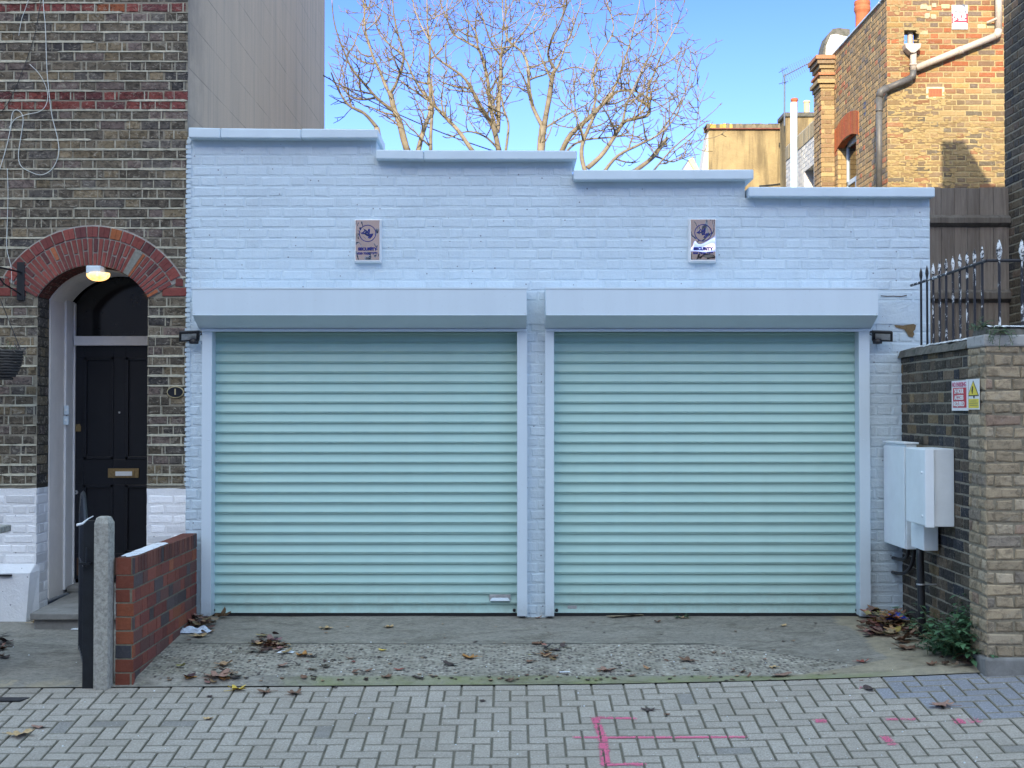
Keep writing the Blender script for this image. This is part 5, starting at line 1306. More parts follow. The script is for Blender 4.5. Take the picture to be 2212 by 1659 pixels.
# terracotta air vent
c = W(2020.5, 200, YR - .01); q = MB(); av = thing("air_vent", "terracotta air vent grille set in the sunlit brick wall", "air vent", (c.x, YR - .006, c.z))
hw_, hh = .092, .052; q.box(c.x - hw_ - .03, c.x + hw_ + .03, YR - .008, YR - .0, c.z - hh - .025, c.z + hh + .025, (.7, .62, .42)); part(q, "mortar_surround", M['mortar'], av)
q = MB(); q.box(c.x - hw_, c.x + hw_, YR - .013, YR - .0085, c.z - hh, c.z + hh); vg = part(q, "grille", M['terracotta'], av)
q = MB()
for i in range(8):
    for j in range(5): x = c.x - hw_ + .022 + i * (hw_ * 2 - .044) / 7; z = c.z - hh + .016 + j * (hh * 2 - .032) / 4; q.box(x - .005, x + .005, YR - .0142, YR - .0135, z - .005, z + .005)
part(q, "holes", M['black'], vg)
# alarm sign
a = W(2056.5, 63, YR - .02); b_ = W(2090, 11, YR - .02); c = ((a.x + b_.x) / 2, (a.z + b_.z) / 2); asg = thing("alarm_sign", "white and red alarm company sign high on the sunlit brick wall", "sign", (c[0], YR - .01, c[1]))
X0, X1, Z0, Z1 = a.x, b_.x, a.z, b_.z; ww, hh = X1 - X0, Z1 - Z0
q = MB(); q.box(X0, X1, YR - .022, YR - .009, Z0, Z1); part(q, "plate", M['signwhite'], asg)
q = MB(); q.box(X0, X1, YR - .0235, YR - .022, Z0 + hh * .235, Z0 + hh * .655); part(q, "red_band", M['signred'], asg)
text("verisure", .062, (c[0], YR - .0245, Z0 + hh * .735), "lettering", M['signgrey'], asg, width=ww * .84, bold=.0015)
q = MB(); q.prism([(.02, .06), (.05, .08), (.085, .055), (.07, .025), (.055, .045)], (c[0], YR - .0225, Z0 + hh * .80), U, V, NF, .001); part(q, "emblem", M['signgrey'], asg)
text("Alarm", .11, (c[0] - .005, YR - .025, Z0 + hh * .575), "lettering", M['signwhite'], asg, width=ww * .86, bold=.003)
q = MB(); q.prism([(X0 + ww * .05, Z0 + hh * .30), (X0 + ww * .34, Z0 + hh * .42), (X0 + ww * .28, Z0 + hh * .46), (X0 + ww * .07, Z0 + hh * .46)], (0, YR - .0236, 0), U, V, NF, .001)
for v, u0, u1 in ((.445, .4, .8), (.375, .4, .92), (.27, .06, .92)): q.box(X0 + ww * u0, X0 + ww * u1, YR - .0246, YR - .0236, Z0 + hh * (v - .014), Z0 + hh * (v + .014))
part(q, "white_marks", M['signwhite'], asg)
q = MB()
for v, u0, u1 in ((.155, .15, .85), (.075, .18, .72)): q.box(X0 + ww * u0, X0 + ww * u1, YR - .0236, YR - .0222, Z0 + hh * (v - .009), Z0 + hh * (v + .009))
part(q, "small_print", M['signgrey'], asg)

# ------------------------------------------------------------------ whitewashed rear wall, white pipe
XF = W(1773, 300, 21.3).x; ww_ = thing("rear_extension", "whitewashed brick rear extension with a small deep window, left of the corbelled pier", "building", (XF + 1, 22.5, 0))
q = MB(); z_t = 6.22; y_a, y_b = 21.28, 24.0; hy0, hy1 = XF * FP / (1760 - CX), XF * FP / (1740 - CX); hz1_ = W(1760, 352, hy0).z
def wint2(v, k):
    z = zb + v; return [(0, y_b - hy1), (y_b - hy0, y_b - y_a)] if z < hz1_ else [(0, y_b - y_a)]
brickwork(q, (XF, y_b, zb), (0, -1, 0), V, (-1, 0, 0), y_b - y_a, z_t - zb, .0745, [(1, (.8, .76, .66))], wint2, 95, d=.004, joint=.012, wob=.004)
for a_, b2, c_, d2 in ((y_b, hy1, -.2, hz1_), (hy0, y_a, -.2, hz1_), (y_b, y_a, hz1_, z_t)): q.quad((XF, a_, c_), (XF, b2, c_), (XF, b2, d2), (XF, a_, d2), (.74, .70, .6))
q.quad((XF, hy1, 4.2), (XF + .3, hy1, 4.2), (XF + .3, hy1, hz1_), (XF, hy1, hz1_), (.7, .68, .6)); q.quad((XF, hy0, hz1_), (XF, hy1, hz1_), (XF + .3, hy1, hz1_), (XF + .3, hy0, hz1_), (.5, .46, .4))
q.quad((XF + 3, y_a, -.2), (XF + .002, y_a, -.2), (XF + .002, y_a, z_t), (XF + 3, y_a, z_t), (.7, .68, .6)); q.quad((XF, y_b, -.2), (XF + 3, y_b, -.2), (XF + 3, y_b, z_t), (XF, y_b, z_t), (.7, .68, .6)); q.quad((XF, y_a, z_t), (XF + 3, y_a, z_t), (XF + 3, y_b, z_t), (XF, y_b, z_t), (.7, .68, .6))
part(q, "wall", M['dirtywhite'], ww_)
q = MB(); brickwork(q, (XF - .004, y_b, z_t - .26), (0, -1, 0), V, (-1, 0, 0), y_b - y_a, .26, .25, [(1, (.45, .36, .22)), (1, (.36, .3, .2))], None, 96, d=.01, L=.065, Hd=.065, joint=.012, bond='stretcher')
q.quad((XF - .002, y_b, z_t - .26), (XF - .002, y_a, z_t - .26), (XF - .002, y_a, z_t), (XF - .002, y_b, z_t), (.6, .52, .36)); part(q, "brick_on_edge_coping", M['yellow'], ww_)
q = MB(); q.box(XF + .2, XF + .24, hy0, hy1, 4.2, 4.9); wq = part(q, "window", M['white'], ww_); q = MB(); q.box(XF + .19, XF + .199, hy0 + .08, hy1 - .08, 4.25, 4.86); part(q, "pane", M['darkglass'], wq)
q = MB(); a = W(1714.5, 222, 22.7); q.tube([(a.x, 22.7, 2.6), (a.x, 22.7, a.z)], .058, 16); tag(base_at(q.build("vent_pipe", M['pvc'], smooth=True), (a.x, 22.7, 2.6)), "tall plain white vent pipe standing in front of the whitewashed wall", "vent pipe")

# ------------------------------------------------------------------ ochre rendered building, stack, pots, aerial
YO = 30.0; oc = thing("rendered_building", "stained ochre rendered end wall with a mossy brick-on-edge coping", "building", (W(1610, 300, YO).x, YO, 0))
xo0, xo1 = W(1531, 340, YO).x, W(1712, 340, YO).x; zo = W(0, 280, YO).z; zo2 = W(0, 268, YO).z
q = MB(); q.box(xo0, xo1 + 2, YO, YO + .4, -.2, zo); part(q, "end_wall", M['ochre'], oc)
q = MB(); r = random.Random(7); x = xo0 - .05
while x < xo1 + 1.9:
    k_ = r.uniform(.6, 1.3); c = (.20 * k_, .17 * k_, .11 * k_) if x > xo0 + .9 or r.random() < .5 else (.5, .36, .08)
    q.box(x, x + .062, YO - .05, YO + .42, zo + .02, zo2 + r.uniform(-.01, .01), c); x += .072
q.box(xo0 - .05, xo1 + 1.9, YO - .045, YO + .42, zo + .02, zo2 - .03, (.25, .2, .12)); q.box(xo0 - .06, xo1 + 1.9, YO - .07, YO + .42, zo, zo + .022, (.22, .07, .05)); part(q, "coping", M['coping_old' ] if False else M['bark'], oc)
q = MB(); pv = [(1531.5, 281), (1531.5, 420), (1505, 420), (1526, 290)]; pz = [W(x_, y_, YO + .3) for x_, y_ in pv]; q.prism([(p.x, p.z) for p in pz], (0, YO + .05, 0), U, V, (0, 1, 0), .6); part(q, "sloping_side_wall", M['dirtywhite'], oc)
q = MB(); a = W(1668, 405, YO); pts = [W(1572, 403, YO - .03), W(1640, 396, YO - .03), W(1702, 390, YO - .03)]
q.tube([W(1640, 401.5, YO - .04), W(1668, 399, YO - .04), W(1702, 395, YO - .04)], .012, 5); tag(base_at(q.build("wall_cable", M['darkcable']), pts[0]), "thin dark cable fixed low across the ochre rendered wall", "cable")
q = MB(); xk0, xk1 = W(1697, 260, 28.5).x, W(1775, 260, 28.5).x; zk = W(0, 249, 28.5).z; q.box(xk0, xk1, 28.5, 29.1, 5, zk - .04, (.5, .38, .16)); ks = thing("chimney_stack", "ochre rendered chimney stack with a row of three pots", "chimney", ((xk0 + xk1) / 2, 28.8, 5)); part(q, "stack", M['ochre'], ks)
q = MB(); q.box(xk0 - .05, xk1 + .05, 28.45, 29.15, zk - .04, W(0, 243, 28.5).z); part(q, "capping", M['coping_old'], ks, bevel=.02)
pot(1716, 213, 246, 16, 28.8, M['terracotta'], "small terracotta chimney pot directly behind the white vent pipe", "chimney pots on the skyline")
pot(1742.5, 218, 246, 15, 28.8, M['creampot'], "cream clay chimney pot in the middle of the ochre stack", "chimney pots on the skyline")
pot(1767, 205, 246, 17, 28.8, M['terracotta'], "orange brown chimney pot on the ochre stack, half hidden by the corbelled pier", "chimney pots on the skyline")
q = MB(); Ya = 28.4; ae = thing("tv_aerial", "thin television aerial on a tall mast above the ochre building", "aerial", (W(1694.5, 265, Ya).x, Ya, zk - .5))
q.tube(pth([(1694.5, 272), (1695, 160)], Ya), .017, 6); part(q, "mast", M['signgrey'], ae)
q = MB(); P0 = W(1692, 165, Ya); P1 = W(1756, 132, Ya); q.tube([P0, P1], .014, 5); bm = part(q, "boom", M['signgrey'], ae)
q = MB()
for i in range(15):
    p = P0.lerp(P1, i / 14); l = .17 - .004 * i; q.tube([p + Vector((-.05, 0, l)), p + Vector((.05, -.05, -l))], .0045, 4)
for dz in (-.12, .12): q.tube([P0 + Vector((-.06, .15, dz)), P0 + Vector((.06, -.15, dz * 1.2))], .008, 4); q.tube([P0, P0 + Vector((-.02, 0, dz * 1.5))], .006, 4)
part(q, "elements", M['signgrey'], bm)
# distant roof end
q = MB(); pv = [W(x_, y_, 36) for x_, y_ in ((1478, 372), (1488, 345), (1497, 341), (1513, 380), (1513, 420), (1478, 420))]; q.prism([(p.x, p.z) for p in pv], (0, 36, 0), U, V, (0, 1, 0), 3); fb = thing("distant_gable", "far whitewashed gable with a lichen-yellow roof slope at the tips of the tree", "building", (pv[0].x, 36, 0)); part(q, "wall", M['dirtywhite'], fb)
q = MB(); pv = [W(x_, y_, 35.9) for x_, y_ in ((1487, 345), (1497, 339.5), (1516, 378), (1505, 378))]; q.prism([(p.x, p.z) for p in pv], (0, 35.9, 0), U, V, (0, 1, 0), 3.1); part(q, "roof_slope", M['creampot'], fb)

# ------------------------------------------------------------------ bare trees behind the garage
def ZT(l, Y): return [W(713 + .372 * x, .372 * y, Y) for x, y in l]
TWIG = []
def branch_twigs(mb, pts, r0, r1, R_, depth, dens, lenf):
    """curved upward-sweeping side shoots"""
    L = [(pts[i + 1] - pts[i]).length for i in range(len(pts) - 1)]; tot = sum(L)
    n = int(tot * dens); 
    for k in range(n):
        s_ = (k + R_.random()) / n * tot; i = 0
        if s_ < tot * .10 and depth == 0: continue
        q_ = s_
        while i < len(L) - 1 and q_ > L[i]: q_ -= L[i]; i += 1
        p = pts[i].lerp(pts[i + 1], min(1, q_ / max(1e-6, L[i]))); d0 = (pts[i + 1] - pts[i]).normalized()
        f = s_ / tot; rr_ = r0 + (r1 - r0) * f
        side = Vector((R_.gauss(0, 1), R_.gauss(0, .8), R_.gauss(0, .35))); side -= d0 * side.dot(d0)
        if side.length < .1: continue
        if p.x / p.y * FP + CX < 722: continue
        side.normalize(); d = (side * R_.uniform(.7, 1.2) + d0 * R_.uniform(.15, .8)).normalized()
        ln = lenf * R_.uniform(.45, 1.25) * (1 - .35 * f)
        st_ = max(4, int(ln / .075)); q2 = [p.copy()]; c = p.copy(); bend = R_.uniform(.06, .24); jit = .16
        for j in range(st_):
            d = (d + Vector((R_.gauss(0, jit), R_.gauss(0, jit), R_.gauss(0, jit) + bend))).normalized(); c = c + d * (ln / st_)
            if c.x / c.y * FP + CX < 706: break
            q2.append(c.copy())
        if len(q2) < 3: continue
        st_ = len(q2) - 1
        ra = max(.0046, min(rr_ * .55, .0055 + ln * .0105)); rb = .0034
        hue = R_.random(); col = (.20 + .10 * hue, .17 + .07 * hue, .115 + .04 * hue) if depth < 1 else (.19 + .08 * hue, .155 + .06 * hue, .085 + .03 * hue)
        mb.tube(q2, [ra + (rb - ra) * j / st_ for j in range(st_ + 1)], 4 if depth else 5, col, 0, False)
        if depth < 2: branch_twigs(mb, q2, ra, rb, R_, depth + 1, (10 if depth == 0 else 8.5), ln * (.50 if depth == 0 else .42))
def smoothpath(pts, m=4, seed=0, amp=.03):
    out = []; n = len(pts)
    for i in range(n - 1):
        p0 = pts[max(0, i - 1)]; p1 = pts[i]; p2 = pts[i + 1]; p3 = pts[min(n - 1, i + 2)]
        for k in range(m):
            t = k / m; q = .5 * ((2 * p1) + (p2 - p0) * t + (2 * p0 - 5 * p1 + 4 * p2 - p3) * t * t + (3 * p1 - p0 - 3 * p2 + p3) * t ** 3); out.append(q)
    out.append(pts[-1])
    return [p + Vector((noise.noise(p * 2.5 + Vector((seed, 0, 0))), noise.noise(p * 2.5 + Vector((0, seed + 5, 0))), 0)) * amp for p in out]
def tree(lab, base_px, Yb, stems, seed, dens=4.2, lf=.80):
    """stems: (polyline, radius at foot, radius at tip, y-shift at tip)"""
    R_ = random.Random(seed); b0 = W(base_px, 322, Yb); base = Vector((b0.x, Yb, -.3))
    t = thing("bare_tree", lab, "tree", tuple(base), "bare trees behind the garage"); tr = MB(); cr = MB()
    for (l, r0, r1, dy, root) in stems:
        pts = []
        n = len(l)
        for i, (x, y) in enumerate(l): pts.append(ZT([(x, y)], Yb + dy * i / max(1, n - 1))[0])
        if root:
            f = pts[0]; low = base + Vector(((f.x - base.x) * .35, 0, 1.6)); tr.tube(smoothpath([base, low, low.lerp(f, .5), f], 3, seed), [.15, .145, .14, .13, .12, .11, .10, .09, .085, r0], 8, (.30, .255, .19), 0, True)
        sp = smoothpath(pts, 4, seed); m_ = len(sp)
        sp = [p for p in sp if p.x / p.y * FP + CX > 706]; m_ = len(sp)
        if m_ < 3: continue
        tr.tube(sp, [(r0 + (r1 - r0) * (i / (m_ - 1)) ** .8) * .80 * (1 + .10 * noise.noise(sp[i] * 9)) for i in range(m_)], 7, (.28, .235, .17), 0, True)
        branch_twigs(cr, sp, r0, r1, R_, 0, dens, lf)
    part(tr, "trunk", M['bark'], t, smooth=True); part(cr, "crown", M['bark'], t)
tree("bare tree whose limbs fan out behind the highest coping, next to the grey rendered flank", 880, 15.2, [
    ([(450, 880), (405, 720), (370, 640), (355, 560), (345, 530)], .050, .034, 0, True),
    ([(345, 540), (300, 450), (235, 300), (200, 150), (190, 0), (180, -120)], .028, .008, .6, False),
    ([(350, 545), (392, 470), (440, 330), (400, 200), (370, 60), (360, -100)], .026, .008, -.5, False),
    ([(510, 880), (560, 740), (588, 640), (588, 540), (575, 380), (570, 230), (555, 100), (560, -90)], .038, .009, .4, True),
    ([(585, 880), (595, 720), (590, 620)], .026, .020, 0, False),
    ([(830, 880), (760, 780), (680, 690), (600, 600), (520, 510), (470, 420), (430, 330), (290, 200), (250, 60)], .034, .008, .5, True),
    ([(372, 650), (270, 565), (190, 480), (120, 390), (60, 260), (30, 130), (20, 0)], .026, .007, -.8, False),
    ([(270, 740), (200, 660), (110, 610), (40, 500), (0, 420)], .030, .009, -.3, True),
    ([(265, 570), (190, 580), (120, 560), (50, 470), (-20, 360)], .018, .006, -.5, False),
    ([(570, 230), (520, 120), (480, 20), (470, -80)], .014, .006, .4, False),
    ([(0, 430), (-60, 330), (-80, 180)], .012, .006, 0, False)], 3, 6.4, .80)
tree("bare tree with several tall forked limbs rising behind the second coping", 1084, 15.6, [
    ([(975, 880), (940, 740), (880, 630), (830, 530), (780, 450), (700, 390), (620, 330), (580, 250)], .042, .010, -.5, True),
    ([(950, 740), (935, 620), (910, 450), (880, 330), (855, 280)], .030, .024, .3, False),
    ([(855, 280), (780, 240), (710, 180), (680, 60), (690, -100)], .022, .007, .5, False),
    ([(860, 290), (845, 180), (850, 60), (860, -80)], .016, .006, -.3, False),
    ([(965, 770), (985, 600), (988, 450), (990, 320)], .032, .026, 0, False),
    ([(990, 320), (1060, 262), (1120, 190), (1170, 100), (1220, -20)], .018, .006, .6, False),
    ([(990, 322), (940, 250), (905, 150), (850, 0), (830, -110)], .018, .006, -.5, False),
    ([(992, 330), (1030, 200), (1015, 90), (1030, -60)], .017, .006, .3, False),
    ([(1015, 880), (1035, 740), (1012, 640), (1000, 560)], .020, .014, 0, True),
    ([(960, 855), (890, 790), (800, 765), (700, 800), (660, 790)], .018, .006, -.4, False)], 5, 6.0, .78)
tree("bare tree with a smooth pale trunk that forks just above the second coping", 1190, 15.0, [
    ([(1222, 890), (1222, 800), (1232, 735)], .058, .054, 0, True),
    ([(1228, 740), (1180, 620), (1150, 430), (1120, 320), (1085, 275), (1030, 220), (1005, 100), (1010, -80)], .032, .008, .5, False),
    ([(1236, 738), (1270, 580), (1290, 450), (1310, 405)], .040, .030, -.2, False),
    ([(1310, 410), (1268, 320), (1290, 220), (1345, 110), (1375, -90)], .022, .007, -.5, False),
    ([(1310, 410), (1360, 310), (1400, 180), (1450, 40), (1460, -80)], .018, .006, .5, False),
    ([(1250, 740), (1380, 660), (1500, 600), (1600, 520)], .016, .006, .4, False),
    ([(1290, 480), (1220, 330), (1180, 180), (1250, 60), (1260, -90)], .014, .006, .3, False),
    ([(1345, 890), (1400, 780), (1520, 665), (1640, 540)], .040, .026, -.4, True),
    ([(1640, 540), (1750, 520), (1850, 570), (1930, 620), (2050, 690)], .018, .006, -.4, False),
    ([(1640, 540), (1690, 420), (1740, 270), (1790, 100), (1800, -60)], .020, .007, .5, False),
    ([(1530, 655), (1548, 560), (1530, 430), (1575, 300), (1640, 160), (1600, 0), (1600, -90)], .019, .007, .3, False),
    ([(1370, 890), (1450, 820), (1600, 800), (1800, 795), (1880, 900)], .018, .007, -.6, False),
    ([(1320, 420), (1430, 390), (1520, 440), (1500, 560)], .012, .005, -.6, False)], 8, 6.0, .78)
tree("bare tree with low crooked limbs and a broken stub behind the third coping", 1285, 14.6, [
    ([(1490, 1010), (1465, 900), (1480, 800), (1530, 680)], .034, .022, 0, True),
    ([(1500, 975), (1600, 880), (1700, 720), (1770, 690), (1850, 660), (1835, 540), (1900, 400), (1960, 250), (2020, 120)], .036, .008, .4, False),
    ([(1590, 1000), (1680, 900), (1800, 840), (1900, 790), (1990, 700), (2050, 560)], .026, .007, -.4, True),
    ([(1760, 1000), (1870, 915), (1962, 800)], .036, .024, .3, True),
    ([(1700, 720), (1740, 560), (1800, 420), (1880, 300), (1900, 130), (1890, -40)], .018, .006, .5, False),
    ([(1880, 990), (2000, 850), (2100, 770), (2190, 700)], .014, .005, -.3, False),
    ([(1900, 790), (2010, 640), (2090, 430), (2100, 280)], .013, .005, .2, False),
    ([(1530, 690), (1600, 560), (1690, 430)], .014, .006, -.4, False),
    ([(1480, 810), (1440, 700), (1400, 560), (1440, 420)], .012, .005, .4, False)], 13, 6.2, .76)

# ------------------------------------------------------------------ overhead and house cables
q = MB(); a, b_ = W(690, 158, 17.9), W(1130, 345, 16.6); pts = []
for i in range(17): t_ = i / 16; pts.append(a.lerp(b_, t_) + Vector((0, 0, -.10 * 4 * t_ * (1 - t_))))
q.tube(pts, .0075, 5); tag(base_at(q.build("overhead_cable", M['darkcable']), a), "thin dark overhead cable crossing in front of the sky among the branches", "cable")
def hc(l, r_, m, lab, nm):
    q = MB(); pts = [W(x * .3224, y * .3224, Y0 - .016) for x, y in l]; sp = smoothpath(pts, 6, 1, .004)
    q.tube([(p.x, Y0 - .018, p.z) for p in sp], r_ * .72, 6); tag(base_at(q.build(nm, m, smooth=True), (pts[-1].x, Y0 - .018, pts[-1].z)), lab, "cable", "cables clipped to the house wall")

hc([(288, -30), (292, 60), (305, 200), (315, 450), (328, 620), (350, 780), (385, 920), (395, 1020), (370, 1100), (330, 1150), (270, 1172), (200, 1150), (140, 1110), (124, 1040), (140, 920), (155, 820), (150, 770), (125, 742), (100, 738), (80, 770), (70, 860), (45, 980), (0, 1130), (-40, 1200)], .0042, M['cable'], "long white cable hanging in a big loop beside the hanging basket bracket", "wall_cable")
hc([(280, -20), (262, 70), (235, 220), (190, 370), (130, 530), (60, 680), (0, 760), (-40, 800)], .0036, M['darkcable'], "thin black cable slanting down across the red brick band", "wall_cable")
hc([(200, -30), (170, 60), (145, 130), (125, 240)], .003, M['cable'], "short white cable near the top left of the house wall", "wall_cable")
hc([(200, 430), (260, 490), (300, 560), (320, 640), (305, 710), (260, 750), (170, 770), (100, 800), (60, 860)], .0036, M['cable'], "white cable curving over the double red band", "wall_cable")
hc([(50, 1130), (55, 1300), (50, 1480), (46, 1660), (75, 1790), (80, 1900)], .0034, M['cable'], "pale cable dropping down to the basket bracket", "wall_cable")

# hanging basket and its bracket at the left edge
bp = W(44, 610, Y0 - .01); br = thing("basket_bracket", "black iron wall bracket beside the red brick arch", "bracket", (bp.x, Y0, bp.z))
q = MB(); a = W(36, 649, Y0 - .02); b_ = W(53.5, 566, Y0 - .02); q.box(a.x, b_.x, Y0 - .022, Y0 - .008, a.z, b_.z); part(q, "back_plate", M['blackiron'], br, bevel=.002)
q = MB(); c0 = W(45, 588, Y0 - .02); c1 = Vector((c0.x - .10, Y0 - .45, c0.z + .015)); c2 = W(45, 636, Y0 - .02)
q.tube([c0, c1], .007, 6); q.tube([c2, c2.lerp(c1, .5) + Vector((0, 0, -.03)), c1.lerp(c0, .12)], .006, 6); part(q, "arm", M['blackiron'], br)
hb2 = W(6, 775, Y0 - .40); hk = thing("hanging_basket", "dark woven hanging basket of withered stems at the left edge", "hanging basket", (hb2.x, Y0 - .4, hb2.z - .15))
q = MB(); r = random.Random(1)
for k_ in range(11):
    t_ = k_ / 10; rr_ = .135 * sqrt(max(.02, 1 - (t_ - .08) ** 2 * .9)) ; z = hb2.z + .055 - .20 * t_
    n = 40; ring = [(hb2.x + rr_ * cos(2 * pi * i / n) * (1 + .04 * noise.noise(Vector((i, k_, 0)))), Y0 - .4 + rr_ * sin(2 * pi * i / n), z + .006 * noise.noise(Vector((i * .7, k_ * 2, 4)))) for i in range(n + 1)]
    q.tube(ring, .0095, 5, (.07, .065, .06))
q.lathe([(.0, -.14), (.08, -.12), (.12, -.04), (.125, .05), (.09, .06)], (hb2.x, Y0 - .4, hb2.z), 24, (0, 0, 1), (.035, .032, .028)); part(q, "woven_liner", M['bark'], hk)
q = MB()
for k_ in range(3):
    an = 2 * pi * k_ / 3 + .4; q.tube([(hb2.x + .13 * cos(an), Y0 - .4 + .13 * sin(an), hb2.z + .05), (c1.x, c1.y, c1.z)], .0028, 4)
part(q, "chain", M['blackiron'], hk)
q = MB()
for k_ in range(26):
    an = r.uniform(0, 6.28); p = Vector((hb2.x + .07 * cos(an), Y0 - .4 + .07 * sin(an), hb2.z + .04)); pts = [p]; d = Vector((cos(an), sin(an), r.uniform(.3, 1.3)))
    for j in range(6): d = (d + Vector((r.gauss(0, .5), r.gauss(0, .5), r.gauss(0, .4) - .12))).normalized(); p = p + d * .022; pts.append(p.copy())
    q.tube(pts, .0022, 4, (.14, .12, .10) if k_ % 4 else (.08, .14, .06), 0, False)
part(q, "withered_stems", M['plant'], hk)

# ------------------------------------------------------------------ fallen leaves and small litter
LC = {'brown': (.21, .115, .07), 'dark': (.075, .05, .045), 'tan': (.40, .26, .15), 'yellow': (.75, .55, .09), 'orange': (.50, .24, .06), 'pink': (.34, .20, .15), 'buff': (.55, .39, .20), 'red': (.30, .075, .05)}
def leafmb(seed, size, kind, c, curl=.25, tilt=0, rz=None):
    r = random.Random(seed); q = MB(); n = 36 if kind == 'maple' else 18; rz = r.uniform(0, 6.28) if rz is None else rz; ring = []; mid = []
    for i in range(n):
        a = 2 * pi * i / n
        if kind == 'maple':
            lob = abs(cos(2.5 * (a))) ; rad = .42 + .58 * lob ** 1.7 * (1 - .28 * (1 - cos(a)) / 2) + r.uniform(-.06, .06)
        elif kind == 'oval': rad = 1 / sqrt((cos(a) / 1) ** 2 + (sin(a) / .5) ** 2) + r.uniform(-.04, .04)
        else: rad = .6 + .3 * noise.noise(Vector((cos(a) * 1.5 + seed, sin(a) * 1.5, 0))) + r.uniform(-.12, .12)
        ring.append((a, rad * size))
    def zf(x, y): return curl * size * (.55 * (x * x + .5 * y * y) / (size * size) + .35 * noise.noise(Vector((x / size * 1.8 + seed, y / size * 1.8, 2)))) + abs(tilt) * size + tilt * x
    vs = [(0, 0, zf(0, 0))]
    for f in (.5, 1):
        for a, ra in ring:
            x, y = ra * f * cos(a), ra * f * sin(a); vs.append((x, y, zf(x, y)))
    fs = [(0, 1 + i, 1 + (i + 1) % n) for i in range(n)] + [(1 + i, 1 + n + i, 1 + n + (i + 1) % n, 1 + (i + 1) % n) for i in range(n)]
    cz, sz = cos(rz), sin(rz); zmin = min(v[2] for v in vs)
    vs = [(x * cz - y * sz, x * sz + y * cz, z - zmin) for x, y, z in vs]; q.add(vs, fs, c)
    if kind == 'maple':
        st = [(-size * .2, 0), (-size * .9, size * .05), (-size * 1.35, size * .2)]; q.tube([(x * cz - y * sz, x * sz + y * cz, .003 + zf(0, 0) * .4) for x, y in st], .0014, 4, c)
    return q
